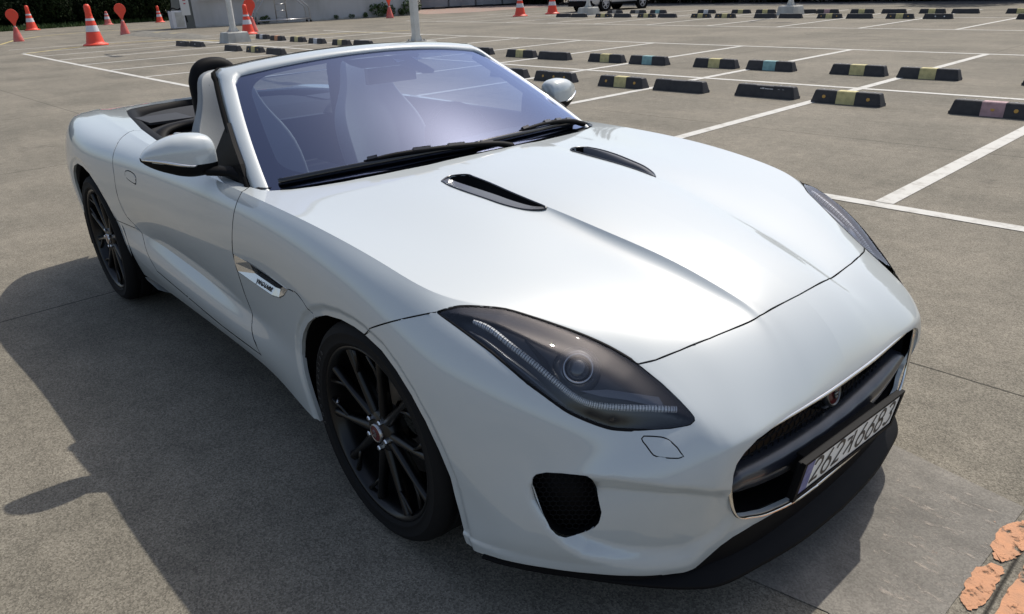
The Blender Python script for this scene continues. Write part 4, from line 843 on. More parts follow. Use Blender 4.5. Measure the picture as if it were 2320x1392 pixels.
# ---------------------------------------------------------------- the car park: ground, markings
GA = .04130; GX = Vector((math.cos(GA), math.sin(GA), 0)); GY = Vector((-math.sin(GA), math.cos(GA), 0))
def drift(x): return .78*(max(0.0, -x-8)/20)**1.15
def W(x, y, z=0.0): p = GX*x+GY*(y+drift(x)); return Vector((p.x, p.y, z))     # grid of the bays (nominal) to world
def Wm(x, y, z=0.0): p = GX*x+GY*y; return Vector((p.x, p.y, z))               # grid as measured
concrete = principled('concrete_ground', (.2, .18, .16), .88, spec=.25)
def ground_nodes(mt, c1, c2, c3, joints=True, grain=1.0):
    n = mt.node_tree; N = n.nodes; L = n.links; b = N['Principled BSDF']; tc = N.new('ShaderNodeTexCoord'); P = tc.outputs['Object']
    def noise(s, d=6, sc=(1, 1, 1), rg=.55):
        mp = N.new('ShaderNodeMapping'); mp.inputs['Scale'].default_value = sc; L.new(P, mp.inputs[0]); t = N.new('ShaderNodeTexNoise'); t.inputs['Scale'].default_value = s; t.inputs['Detail'].default_value = d; t.inputs['Roughness'].default_value = rg; L.new(mp.outputs[0], t.inputs[0]); return t.outputs[0]
    def ramp(src, a, bb, ca, cb):
        r = N.new('ShaderNodeValToRGB'); r.color_ramp.elements[0].position = a; r.color_ramp.elements[1].position = bb; r.color_ramp.elements[0].color = (*ca, 1); r.color_ramp.elements[1].color = (*cb, 1); L.new(src, r.inputs[0]); return r.outputs[0]
    def mix(kind, f, a, bb):
        m = N.new('ShaderNodeMix'); m.data_type = 'RGBA'; m.blend_type = kind; m.inputs[0].default_value = f if not hasattr(f, 'name') else 0
        if hasattr(f, 'name'): L.new(f, m.inputs[0])
        L.new(a, m.inputs[6]); L.new(bb, m.inputs[7]); return m.outputs[2]
    col = ramp(noise(.55, 8, (1, 1, 1), .6), .36, .62, c1, c2)
    col = mix('MIX', ramp(noise(1.1, 7, (.35, 1.6, 1), .6), .50, .72, (0, 0, 0), (.55, .55, .55)), col, ramp(noise(3, 4), .3, .7, c3, c2))
    col = mix('MULTIPLY', .8, col, ramp(noise(9, 7, (1, 1, 1), .65), .32, .66, (.80, .80, .80), (1.10, 1.10, 1.10)))
    g = N.new('ShaderNodeTexVoronoi'); g.inputs['Scale'].default_value = 210; L.new(P, g.inputs[0]); gs = N.new('ShaderNodeSeparateColor'); L.new(g.outputs['Color'], gs.inputs[0])
    col = mix('MULTIPLY', .85*grain, col, ramp(gs.outputs[0], .0, 1.0, (.54, .53, .52), (1.42, 1.42, 1.40)))
    col = mix('MULTIPLY', .7*grain, col, ramp(noise(330, 3), .3, .7, (.6, .6, .6), (1.35, 1.35, 1.35)))
    # sparse dark oil spots
    col = mix('MULTIPLY', .9, col, ramp(noise(1.9, 3), .24, .32, (.62, .62, .64), (1, 1, 1)))
    if joints:
        sx = N.new('ShaderNodeSeparateXYZ'); mp = N.new('ShaderNodeMapping'); mp.inputs['Rotation'].default_value = (0, 0, -GA); L.new(P, mp.inputs[0])
        wob = N.new('ShaderNodeTexNoise'); wob.inputs['Scale'].default_value = 2.5; L.new(P, wob.inputs[0]); ad = N.new('ShaderNodeVectorMath'); ad.operation = 'MULTIPLY_ADD'; ad.inputs[1].default_value = (.012, .012, 0); L.new(wob.outputs['Color'], ad.inputs[0]); L.new(mp.outputs[0], ad.inputs[2]); L.new(ad.outputs[0], sx.inputs[0])
        outs = []
        for k, (o, s) in enumerate(((1.336-4.135, 4.135), (1.236, 4.35))):
            a = N.new('ShaderNodeMath'); a.operation = 'SUBTRACT'; a.inputs[1].default_value = o; L.new(sx.outputs[k], a.inputs[0])
            m_ = N.new('ShaderNodeMath'); m_.operation = 'PINGPONG'; m_.inputs[1].default_value = s/2; L.new(a.outputs[0], m_.inputs[0]); outs.append(m_.outputs[0])
        mn = N.new('ShaderNodeMath'); mn.operation = 'MINIMUM'; L.new(outs[0], mn.inputs[0]); L.new(outs[1], mn.inputs[1])
        col = mix('MULTIPLY', 1, col, ramp(mn.outputs[0], .0030, .0060, (.13, .13, .13), (1, 1, 1)))
    L.new(col, b.inputs['Base Color'])
    bp = N.new('ShaderNodeBump'); bp.inputs['Strength'].default_value = .22*grain; bp.inputs['Distance'].default_value = .004
    ht = N.new('ShaderNodeMath'); ht.operation = 'ADD'; L.new(g.outputs['Distance'], ht.inputs[0]); L.new(noise(60, 5), ht.inputs[1]); L.new(ht.outputs[0], bp.inputs['Height']); L.new(bp.outputs[0], b.inputs['Normal'])
ground_nodes(concrete, (.150, .138, .112), (.218, .197, .160), (.290, .257, .205))
tag(mesh('ground', [(-400, -300, 0), (300, -300, 0), (300, 400, 0), (-400, 400, 0)], [(0, 1, 2, 3)], concrete, None, False), kind='structure')
def flat(name, polys, z, mat):
    V, F = [], []
    for p in polys: k = len(V); V += [(q[0], q[1], z) for q in p]; F.append(tuple(range(k, k+len(p))))
    o = mesh(name, V, F, mat, None, False)
    bm = bmesh.new(); bm.from_mesh(o.data)
    for f in bm.faces:
        f.normal_update()
        if f.normal.z < 0: f.normal_flip()
    bm.to_mesh(o.data); bm.free(); return tag(o, kind='structure')
patch = principled('patched_concrete', (.2, .19, .17), .8, spec=.25); ground_nodes(patch, (.155, .146, .130), (.225, .208, .182), (.42, .38, .32), False, .5)
rnd = random.Random(4)
def jag(P, amp, m=6):
    out = []
    for i, a in enumerate(P):
        b = P[(i+1) % len(P)]
        for k in range(m): t = k/m; out.append((a[0]*(1-t)+b[0]*t+rnd.uniform(-amp, amp), a[1]*(1-t)+b[1]*t+rnd.uniform(-amp, amp)))
    return out
flat('smooth_slab', [[(.40, .52), (.70, .575), (.856, .612), (1.014, .589), (1.262, .558), (1.262, .01), (1.27, -.30), (1.06, -.246), (.80, -.30), (.40, -.4)]], .0025, patch)
def flaky(name, col, col2, scale, lo, hi, stretch=(1, 1, 1)):
    """paint flaking off: an opaque colour cut by noise"""
    mt = principled(name, col, .8); noise_mix(mt, col, col2, 30, .3, .7, bump=.3, bscale=160); n = mt.node_tree; N = n.nodes; L = n.links; tc = N.new('ShaderNodeTexCoord'); mp = N.new('ShaderNodeMapping'); mp.inputs['Scale'].default_value = stretch; mp.inputs['Rotation'].default_value = (0, 0, .5); L.new(tc.outputs['Object'], mp.inputs[0])
    t = N.new('ShaderNodeTexNoise'); t.inputs['Scale'].default_value = scale; t.inputs['Detail'].default_value = 10; t.inputs['Roughness'].default_value = .7; L.new(mp.outputs[0], t.inputs[0]); r = N.new('ShaderNodeValToRGB'); r.color_ramp.elements[0].position = lo; r.color_ramp.elements[1].position = hi; L.new(t.outputs[0], r.inputs[0]); L.new(r.outputs[0], N['Principled BSDF'].inputs['Alpha']); return mt
orange = flaky('orange_paint', (.56, .27, .14), (.44, .23, .13), 18, .38, .47)
pale_res = flaky('pale_scuffs', (.48, .42, .35), (.40, .35, .30), 13, .55, .72, (1, 3.0, 1)); or_res = flaky('orange_residue', (.50, .27, .16), (.42, .25, .17), 13, .66, .69, (1, 1.6, 1))
flat('orange_marking', [jag([(1.277, .262), (1.253, .308), (1.241, .399), (1.252, .444), (1.278, .486), (1.324, .50), (1.323, .35), (1.312, .290), (1.296, .258)], .004), jag([(1.272, .035), (1.259, .098), (1.257, .187), (1.274, .230), (1.302, .240), (1.312, .217), (1.316, .13), (1.316, .054), (1.300, .01)], .004), jag([(1.347, -.03), (1.343, .138), (1.343, .24), (1.340, .33), (1.340, .52), (1.46, .56), (1.47, .0)], .004)], .0040, orange)
flat('pale_scuffs', [jag([(.93, .50), (1.25, .52), (1.26, .0), (1.12, -.2), (1.03, .1)], .01)], .0034, pale_res)
flat('orange_residue', [jag([(1.0, .46), (1.25, .50), (1.255, .0), (1.12, -.1), (1.03, .1)], .01)], .0038, or_res)
paintw = principled('line_paint', (.55, .54, .50), .8)
def worn(mt, c, g, lo, hi):
    n = mt.node_tree; N = n.nodes; L = n.links; b = N['Principled BSDF']; tc = N.new('ShaderNodeTexCoord'); t = N.new('ShaderNodeTexNoise'); t.inputs['Scale'].default_value = 7; t.inputs['Detail'].default_value = 10; t.inputs['Roughness'].default_value = .75; L.new(tc.outputs['Object'], t.inputs[0])
    r = N.new('ShaderNodeValToRGB'); r.color_ramp.elements[0].position = lo; r.color_ramp.elements[1].position = hi; r.color_ramp.elements[0].color = (*g, 1); r.color_ramp.elements[1].color = (*c, 1); L.new(t.outputs[0], r.inputs[0]); L.new(r.outputs[0], b.inputs['Base Color'])
worn(paintw, (.52, .51, .475), (.30, .28, .245), .30, .50)
painty = principled('yellow_paint', (.5, .4, .15), .8); worn(painty, (.52, .42, .17), (.30, .26, .17), .34, .50)
def line_poly(a, b, w, f=W, n=1):
    out = []
    for i in range(n):
        t0, t1 = i/n, (i+1)/n; p = f(a[0]+(b[0]-a[0])*t0, a[1]+(b[1]-a[1])*t0); q = f(a[0]+(b[0]-a[0])*t1, a[1]+(b[1]-a[1])*t1); d = (q-p).normalized(); s = Vector((-d.y, d.x, 0))*w/2; out.append([p+s, q+s, q-s, p-s])
    return out
rows, divs = [], []
for y, x0, x1 in ((3.451, -27.3, -.35-.0), (3.451, -.35, 14), (8.93, -27.3, 14), (14.33, -27.3, 14)): rows += line_poly((x0, y), (x1, y), .115, n=14)
rows += line_poly((-30, 20.42), (14, 20.42), .11, n=10)+line_poly((-30, 25.75), (14, 25.75), .11, n=10)
for k in range(-12, 7):
    x = -.335+2.487*k
    divs += line_poly((x, 3.52), (x, 8.87), .125)+line_poly((x, 8.99), (x, 14.27), .125); divs += line_poly((x, 20.5), (x, 25.69), .11)+line_poly((x, 25.81), (x, 30.9), .11)
flat('row_lines', rows, .004, paintw); flat('bay_lines', divs, .0042, paintw)
yl = []
for pts in (((-27.404, 3.159), (-28.7, 4.6), (-29.854, 6.159), (-29.6, 7.5), (-28.698, 8.3), (-27.2, 8.75), (-26.1, 9.0)), ((-34.2, 2.6), (-35.087, 3.645), (-38.4, 4.7), (-41.18, 6.225), (-42.6, 8.2), (-42.854, 9.785), (-41.305, 12.3)), ((-26.6, 9.4), (-25.561, 12.075), (-24.252, 14.133), (-23.5, 15.2))):
    for a, b in zip(pts, pts[1:]): yl += line_poly(a, b, .13, lambda x, y: Vector((x, y, 0)))
flat('yellow_edge_lines', yl, .0044, painty)
reddish = principled('red_worn_paving', (.30, .17, .13), .9); noise_mix(reddish, (.30, .18, .14), (.26, .22, .19), 2.5)
flat('red_paving', [[(-37.2, 25.6), (-35.6, 28.2), (-36.6, 36), (-42.2, 41.2), (-46.2, 31.8), (-44, 29)]], .004, reddish)
road_shade = principled('shaded_road', (.05, .05, .052), .85); noise_mix(road_shade, (.045, .045, .047), (.065, .064, .062), 3, bump=.2, bscale=80)  # dark road colour that also holds the shade under the far trees
flat('shaded_road', [[tuple(W(-36, 34.6))[:2], tuple(W(60, 34.6))[:2], tuple(W(60, 80))[:2], tuple(W(-46, 80))[:2], (-43, 42)]], .0035, road_shade)
# speed hump
V, F = [], []; hb = [(-36.6, 8.45), (-28.7, 8.85), (-29.0, 9.9), (-38.0, 10.6)]
for i in range(13):
    t = i/12; a = Vector((hb[0][0]*(1-t)+hb[1][0]*t, hb[0][1]*(1-t)+hb[1][1]*t, 0)); b = Vector((hb[3][0]*(1-t)+hb[2][0]*t, hb[3][1]*(1-t)+hb[2][1]*t, 0))
    for k in range(7): u = k/6; V.append(a*(1-u)+b*u+Vector((0, 0, .001+.13*math.sin(math.pi*u)*min(1, (1-abs(2*t-1))*5))))
for i in range(12):
    for k in range(6): F.append((i*7+k, (i+1)*7+k, (i+1)*7+k+1, i*7+k+1))
hm = principled('hump_asphalt', (.16, .15, .13), .9); noise_mix(hm, (.13, .125, .11), (.19, .18, .15), 4)
hy = principled('hump_stripe', (.24, .21, .13), .8)
mi = [1 if (i in (4, 7) and 1 < k < 6) else 0 for i in range(12) for k in range(6)]
hump = mesh('speed_hump', V, F, hm, None, True, [hm, hy], mi); tag(hump, 'long low speed hump with faded yellow stripes beside the left lamp post', 'speed hump')
# ---------------------------------------------------------------- wheel stops
stop_black = principled('stop_rubber', (.022, .022, .026), .6); noise_mix(stop_black, (.018, .018, .022), (.034, .033, .036), 9, bump=.3, bscale=60)
cone_white = principled('cone_white_band', (.62, .62, .64), .4)
BAND = {'yellow': (.56, .49, .23), 'teal': (.24, .42, .42), 'white': (.55, .56, .58), 'orange': (.58, .27, .14), 'pink': (.42, .27, .28), 'grey': (.30, .29, .27)}
bandm = {}
for k, c in BAND.items(): bandm[k] = principled('band_'+k, c, .7); noise_mix(bandm[k], c, tuple(v*.72 for v in c), 14, .45, .7)
dot_m = principled('stop_reflector', (.50, .28, .05), .4); dot_w = principled('stop_reflector_white', (.6, .6, .6), .4)
SW_, SD, SH = .85, .17, .155
def stop_profile(x, k=1.0): return [(x, -SD/2, 0), (x, -SD/2*.96, SH*.22), (x, -SD/2*.76, SH*k*.94), (x, -SD/2*.66, SH*k), (x, SD/2*.50, SH*k), (x, SD/2*.66, SH*k*.94), (x, SD/2*.96, SH*.22), (x, SD/2, 0)]
def stop_mesh():
    xs = [(-SW_/2, .02), (-SW_/2+.008, .25), (-SW_/2+.034, .93), (-SW_/2+.047, 1), (-.13, 1), (-.115, .97), (.115, .97), (.13, 1), (SW_/2-.047, 1), (SW_/2-.034, .93), (SW_/2-.008, .25), (SW_/2, .02)]; V, F = [], []
    for x, k in xs: V += stop_profile(x, k)
    for i in range(len(xs)-1):
        for q in range(7): F.append((i*8+q, (i+1)*8+q, (i+1)*8+q+1, i*8+q+1))
    F += [tuple(range(8)), tuple(range((len(xs)-1)*8, len(xs)*8))[::-1]]
    me = bpy.data.meshes.new('wheel_stop'); me.from_pydata(V, [], F); me.materials.append(stop_black); bm = bmesh.new(); bm.from_mesh(me); bmesh.ops.recalc_face_normals(bm, faces=bm.faces); bm.to_mesh(me); bm.free(); return me
def band_mesh(c):
    V, F = [], []
    for x in (-.113, .113): V += [(a, b*1.02, max(.003, h*.97+.003)) for a, b, h in stop_profile(x, 1)]
    for q in range(7): F.append((q, 8+q, 9+q, q+1))
    me = bpy.data.meshes.new('painted_band'); me.from_pydata(V, [], F); me.materials.append(bandm[c]); return me
STOP = stop_mesh(); BM = {c: band_mesh(c) for c in BAND}
dv, df = lathe([(0, -.004), (.020, -.004), (.023, 0)], 16, 'y'); DME = {}
for nm, mm in (('o', dot_m), ('w', dot_w)):
    me = bpy.data.meshes.new('reflector'); me.from_pydata(dv, [], df); me.materials.append(mm); DME[nm] = me
sv_, sf_ = box(0, 0, 0, .26, .004, .028); SME = bpy.data.meshes.new('reflective_strip'); SME.from_pydata(sv_, [], sf_); SME.materials.append(bandm['yellow'])
lv, lf = lathe([(0, 0), (.010, 0), (.010, -.003)], 8, 'z', (0, 0, 0)); boltm = bpy.data.meshes.new('bolt_hole'); boltm.from_pydata([(a*1.5, b*1.5, c) for a, b, c in lv], [], lf); boltm.materials.append(satin)
def wheel_stop(x, y, band, dots, strip, label, near=False, yaw=0.0):
    o = bpy.data.objects.new('wheel_stop', STOP); p = Wm(x+SW_/2, y+SD/2); o.location = p; o.rotation_euler = (0, 0, GA+yaw); C.objects.link(o); tag(o, label, 'wheel stop', 'rubber wheel stops in the car park')
    def ch(me, loc, rx_=0):
        c = bpy.data.objects.new(me.name.split('.')[0], me); c.parent = o; c.location = loc; c.rotation_euler = (rx_, 0, 0); C.objects.link(c)
    if band: ch(BM[band], (0, 0, .001))
    for d in dots or (): ch(DME[d[1]], (d[0], -SD/2*.86, SH*.52), -.30)
    if strip: ch(SME, (-.20, -SD/2*.74, SH*.74), -.30)
    if strip and near:
        for q, w_, h_ in ((-.05, .02, .02), (-.02, .03, .03), (.015, .02, .018), (.05, .05, .014), (.10, .04, .016), (.20, .03, .01), (.26, .02, .012)):
            c = bpy.data.objects.new('worn_lettering', bpy.data.meshes.new('worn_lettering')); v_, f_ = box(0, 0, 0, w_, .003, h_); c.data.from_pydata(v_, [], f_); c.data.materials.append(cone_white); c.parent = o; c.location = (q, -SD/2*.80, SH*.72); C.objects.link(c)
    if near:
        for q in (-.31, -.19, .19, .31): ch(boltm, (q, 0, SH+.003))
O = ((-.27, 'o'), (.27, 'o'))
near_row = [(-1.23, 7.48, 'pink', ((.0, 'o'), (.22, 'o')), 0, 'black wheel stop with worn pink centre band, cut off by the right edge'),
 (-2.82, 7.49, 'yellow', O, 0, 'largest whole wheel stop, yellow centre band between two round orange reflectors, by the white line'),
 (-3.91, 7.52, None, None, 1, 'black wheel stop with yellow strip and worn white lettering, left of the largest one'),
 (-5.19, 7.42, None, None, 0, 'plain black wheel stop right of the yellow banded one by the far door mirror'),
 (-6.19, 7.37, 'yellow', O, 0, 'ochre banded black wheel stop just right of the far door mirror'),
 (-7.59, 7.38, None, ((-.22, 'o'), (.02, 'o'), (.25, 'o')), 0, 'black wheel stop with three small dull reflectors just above the far door mirror'),
 (-8.72, 7.41, None, None, 0, 'black wheel stop half hidden by the windscreen pillar, left of the far door mirror'),
 (-18.25, 7.95, None, None, 0, 'plain black wheel stop over the top left edge of the windscreen frame'),
 (-19.60, 8.03, 'yellow', O, 0, 'yellow banded black wheel stop second to the right of the concrete post base'),
 (-20.90, 7.98, None, None, 0, 'plain black wheel stop right below the concrete base of the left lamp post'),
 (-25.10, 8.20, None, None, 1, 'black wheel stop with a yellow strip at the very left end of the stops'),
 (-24.15, 8.28, None, ((.0, 'w'),), 0, 'black wheel stop with one white reflector touching the leftmost stop')]
mid_row = [(-1.23, 10.23, None, None, 0, 'black wheel stop just showing at the right edge in the second row'),
 (-2.87, 10.29, 'yellow', None, 0, 'pale yellow banded wheel stop, right one of the nearest pair in the second row'),
 (-3.90, 10.31, 'yellow', None, 0, 'pale yellow banded wheel stop, left one of the nearest pair in the second row'),
 (-5.35, 10.27, 'teal', None, 0, 'nearest black wheel stop with a teal centre band'),
 (-6.38, 10.23, 'yellow', None, 0, 'yellow banded wheel stop between the two nearest teal banded ones'),
 (-7.78, 10.16, 'teal', None, 0, 'black wheel stop with a pale teal band above the far door mirror'),
 (-8.80, 10.15, 'yellow', None, 0, 'yellow banded wheel stop left of the pale teal banded one above the far mirror'),
 (-10.17, 10.10, None, None, 0, 'plain black wheel stop between two yellow banded ones right of the windscreen top corner'),
 (-11.24, 10.18, 'yellow', None, 0, 'yellow banded wheel stop nearest to the windscreen top right corner'),
 (-12.76, 10.30, None, None, 0, 'black wheel stop peeking out behind the top right corner of the windscreen frame'),
 (-18.25, 10.68, None, None, 0, 'low black wheel stop mostly hidden behind the windscreen header'),
 (-19.31, 10.62, 'yellow', None, 0, 'yellow banded wheel stop standing right above the windscreen header'),
 (-20.85, 10.70, 'white', None, 0, 'wheel stop with a clean white band left of the yellow banded one over the header'),
 (-22.36, 10.88, 'yellow', None, 0, 'yellow banded wheel stop between the white banded and the orange banded one'),
 (-23.87, 10.95, 'orange', None, 0, 'wheel stop with an orange band right of the tall cone'),
 (-25.45, 11.20, 'white', None, 0, 'white banded wheel stop directly at the foot of the tall double cone')]
for r_ in near_row: wheel_stop(*r_, near=True)
for r_ in mid_row: wheel_stop(*r_, near=r_[0] > -9)
ordw = ['first', 'second', 'third', 'fourth', 'fifth', 'sixth', 'seventh', 'eighth', 'ninth', 'tenth', 'eleventh', 'twelfth', 'thirteenth', 'fourteenth', 'fifteenth']
farA = [(-23.53, 0), (-22.6, 0), (-21.19, 'yellow'), (-20.17, 0), (-18.9, 'yellow'), (-17.88, 0), (-16.3, 'yellow'), (-15.23, 'yellow'), (-13.58, 0), (-12.6, 0), (-11.18, 'yellow'), (-10.16, 0), (-8.86, 'yellow'), (-7.72, 0), (-5.15, 0)]
farB = [(-23.14, 'grey'), (-21.77, 'grey'), (-20.63, 'teal'), (-18.09, 'white'), (-16.43, 'yellow'), (-15.32, 'yellow'), (-13.61, 0), (-12.74, 'pink'), (-11.42, 'yellow'), (-10.28, 0), (-8.98, 'yellow'), (-7.93, 0), (-6.28, 'yellow')]
for i, (x, b) in enumerate(farA): wheel_stop(x, 24.93, b or None, ((-.06, 'w'), (.2, 'w')) if i == 13 else (O if b else None), 1 if i == 11 else 0, '%s wheel stop, %s from the left in the nearer far row' % ((b+' banded') if b else 'black', ordw[i]))
for i, (x, b) in enumerate(farB): wheel_stop(x, 28.1, b or None, None, 0, '%s wheel stop, %s from the left in the farthest row' % ((b+' banded') if b else 'black', ordw[i]))
for i, (px, py) in enumerate(((-45.3, 32.1), (-44.9, 34.2), (-44.5, 35.9), (-43.9, 38.1), (-43.6, 39.6))):
    o = bpy.data.objects.new('wheel_stop', STOP); o.location = (px+.7, py, 0); o.rotation_euler = (0, 0, R(75)); C.objects.link(o); tag(o, 'dusty dark wheel stop at the foot of the panel fence, %s from the left' % ordw[i], 'wheel stop', 'rubber wheel stops in the car park')
# ---------------------------------------------------------------- lamp posts
post_mat = principled('white_post_paint', (.60, .60, .57), .45); noise_mix(post_mat, (.62, .62, .59), (.48, .47, .43), 5, .4, .75)
base_mat = principled('post_concrete', (.45, .45, .42), .8); noise_mix(base_mat, (.47, .47, .44), (.34, .33, .30), 3, .4, .7, bump=.2, bscale=30)
def lamp_post(loc, label, square=False, w=.19):
    r_ = empty('lamp_post', loc, GA); tag(r_, label, 'lamp post', 'white lamp posts between the parking rows')
    V = [(x*.40*k, y*.40*k, z) for z, k in ((0, 1), (.30, .86), (.33, .80)) for x, y in ((-1, -.35), (-.9, -1), (.9, -1), (1, -.35), (1, 1), (-1, 1))]
    F = [(i, (i+1) % 6, 6+(i+1) % 6, 6+i) for i in range(6)]+[(6+i, 6+(i+1) % 6, 12+(i+1) % 6, 12+i) for i in range(6)]+[tuple(range(12, 18))]
    mesh('concrete_base', V, F, base_mat, r_, False)
    if square: pv, pf = box(0, 0, 3.3, w, w, 6.0); bevel(mesh('pole', pv, pf, post_mat, r_, False), .012, 2)
    else: pv, pf = lathe([(w/2*1.02, .33), (w/2, 1.2), (w/2*.8, 6.3)], 12, 'z'); mesh('pole', pv, pf, post_mat, r_)
    pl = mesh('base_plate', *join([box(0, 0, .34, .34, .34, .02)]+[box(a*.13, b*.13, .365, .03, .03, .04) for a in (-1, 1) for b in (-1, 1)]), satin, r_, False)
    gus = []
    for k in range(4): a = R(90*k+45); c, s = math.cos(a), math.sin(a); i0 = len(gus); gus.append(([(c*w*.5, s*w*.5, .35), (c*w*.95, s*w*.95, .35), (c*w*.5, s*w*.5, .56)], [(0, 1, 2)]))
    mesh('gusset', *join(gus), post_mat, r_, False)
    mesh('lamp_arm', *tube([(0, 0, 6.25), (.5, 0, 6.45), (1.1, 0, 6.5)], .04, 8), post_mat, r_); mesh('lamp_head', *box(1.3, 0, 6.48, .6, .25, .09, .9, .8), satin, r_, False)
    return r_
lamp_post(Wm(-24.41, 9.95), 'white lamp post on a concrete block at the left, beside the tall double cone')
lamp_post(Vector((-13.75, 8.78, 0)), 'square white lamp post rising behind the middle of the windscreen header', True, .15)
lamp_post(Wm(-23.33, 26.95), 'white lamp post on a concrete block in front of the parked white suv', False, .17)
lamp_post(Wm(-13.32, 27.15), 'white lamp post on a concrete block in the far row at the right', False, .17)
# ---------------------------------------------------------------- cones and paddle markers
cone_red = principled('cone_red', (.78, .06, .03), .5); noise_mix(cone_red, (.80, .065, .028), (.66, .07, .04), 5, .45, .8)
fade_red = principled('faded_red', (.55, .10, .09), .6); noise_mix(fade_red, (.58, .09, .07), (.55, .19, .17), 4, .4, .7)
def cone(loc, h, label, tilt=0.0, double=True, faded=False):
    s = h/1.4; mt = fade_red if faded else cone_red
    c = mesh('traffic_cone', *lathe([(.42*s, 0), (.425*s, .03*s), (.40*s, .055*s), (.335*s, .075*s), (.305*s, .10*s), (.290*s, .16*s), (.225*s, .46*s), (.20*s, .58*s), (.150*s, .84*s), (.130*s, .93*s), (.10*s, 1.06*s), (.085*s, 1.10*s), (.05*s, 1.115*s), (0, 1.12*s)], 28, 'z'), mt, None)
    c.location = loc; c.rotation_euler = (0, tilt, 0); tag(c, label, 'traffic cone', 'red and white traffic cones')
    rr = lambda z: float(np.interp(z, [.16, .46, .58, .84, .93, 1.06], [.290, .225, .20, .150, .130, .10]))
    for z0, z1 in ((.47, .68), (.84, .92)): mesh('white_band', *lathe([((rr(z0)+.004)*s, z0*s), ((rr(z1)+.004)*s, z1*s)], 28, 'z'), cone_white, c)
    if double: mesh('cone_cap', *lathe([(.115*s, .98*s), (.120*s, 1.0*s), (.105*s, 1.12*s), (.112*s, 1.20*s), (.105*s, 1.32*s), (.075*s, 1.385*s), (.0, 1.40*s)], 20, 'z'), mt, c)
    return c
def paddle(loc, h, label, yaw):
    s = h/1.3; r_ = mesh('paddle_marker', *lathe([(.20*s, 0), (.205*s, .05*s), (.19*s, .10*s), (.185*s, .12*s), (.10*s, .46*s), (.075*s, .52*s), (.07*s, .58*s), (0, .585*s)], 24, 'z'), fade_red, None); r_.location = loc; r_.rotation_euler = (0, 0, yaw); tag(r_, label, 'marker', 'red drop shaped paddle markers')
    P = [(0, .55)]+[(.23*math.cos(R(a))*(1 if 1 else 0), 1.06+.24*math.sin(R(a))) for a in range(-40, 221, 13)]
    P = [(.03, .56), (.045, .68), (.12, .82)]+[(.235*math.cos(R(a)), 1.05+.25*math.sin(R(a))) for a in range(-25, 206, 11)]+[(-.12, .82), (-.045, .68), (-.03, .56)]
    V = [(0+d, x*s, z*s) for d in (-.03*s, .03*s) for x, z in P]; n = len(P); F = [tuple(range(n))[::-1], tuple(range(n, 2*n))]+[(i, (i+1) % n, n+(i+1) % n, n+i) for i in range(n)]
    b = mesh('paddle_blade', V, F, cone_red, r_, False); bevel(b, .012*s, 2); mesh('paddle_neck', *lathe([(.045*s, .50*s), (.05*s, .56*s), (.035*s, .64*s)], 16, 'z'), base_mat, r_)
    return r_
cone((-29.344, 5.70, 0), 1.37, 'tall red cone with two white bands, nearest of the cones at the left', -.02)
cone((-51.1, 7.8, 0), 1.34, 'red cone with white bands before the hedge at the far left, by the leftmost paddle', -.03)
cone((-53.4, 12.5, 0), 1.0, 'small plain faded cone standing deep in front of the dark hedge', 0, False, True)
cone((-52.2, 15.3, 0), 1.0, 'small red cone half hidden by the white cabinet at the wall corner')
cone((-29.4, 11.4, 0), 1.12, 'red cone with white bands standing right of the left lamp post base')
cone((-27.6, 24.5, 0), 1.2, 'red and white cone in the back, left of the pair next to the white suv')
cone((-27.55, 26.65, 0), 1.2, 'red and white cone in the back, right of the pair next to the white suv')
paddle((-37.06, 4.65, 0), 1.27, 'red paddle marker with round head at the far left edge of the photo', R(-8))
paddle((-36.6, 8.75, 0), 1.31, 'red paddle marker with round head at the end of the speed hump', R(-6))
paddle((-31.0, 12.3, 0), 1.31, 'red paddle marker hidden half behind the cone by the left lamp post', R(-10))
paddle((-35.4, 22.0, 0), 1.3, 'red paddle marker standing alone before the long white wall', R(20))
# ---------------------------------------------------------------- the white wall with its fittings, the panel fence
wall_mat = principled('painted_wall', (.40, .40, .40), .8)
def stain(mt, c1, c2, s):
    n = mt.node_tree; N = n.nodes; L = n.links; b = N['Principled BSDF']; tc = N.new('ShaderNodeTexCoord'); mp = N.new('ShaderNodeMapping'); mp.inputs['Scale'].default_value = (1, 1, .25); L.new(tc.outputs['Object'], mp.inputs[0])
    t = N.new('ShaderNodeTexNoise'); t.inputs['Scale'].default_value = s; t.inputs['Detail'].default_value = 9; L.new(mp.outputs[0], t.inputs[0]); r = N.new('ShaderNodeValToRGB'); r.color_ramp.elements[0].position = .42; r.color_ramp.elements[1].position = .64; r.color_ramp.elements[0].color = (*c1, 1); r.color_ramp.elements[1].color = (*c2, 1); L.new(t.outputs[0], r.inputs[0]); L.new(r.outputs[0], b.inputs['Base Color'])
stain(wall_mat, (.52, .51, .50), (.43, .42, .40), 1.4)
def wall_box(a, b, th, h, z0=0):
    a, b = Vector((*a, 0)), Vector((*b, 0)); d = (b-a).normalized(); n_ = Vector((-d.y, d.x, 0))*th; P = [a, b, b+n_, a+n_]; return [p+Vector((0, 0, z)) for z in (z0, h) for p in P], [(3, 2, 1, 0), (4, 5, 6, 7), (0, 1, 5, 4), (1, 2, 6, 5), (2, 3, 7, 6), (3, 0, 4, 7)]
wl = mesh('wall', *wall_box((-39.6, 13.0), (-37.55, 25.0), .9, 4.2), wall_mat, None, False); tag(wl, 'long stained white painted wall behind the left lamp post', 'wall')
mesh('plinth', *wall_box((-39.57, 13.0), (-37.52, 25.0), .9, .09), base_mat, wl, False)
mesh('ledge', *wall_box((-39.3, 13.3), (-37.45, 25.05), .12, 1.32, 1.26), base_mat, wl, False)
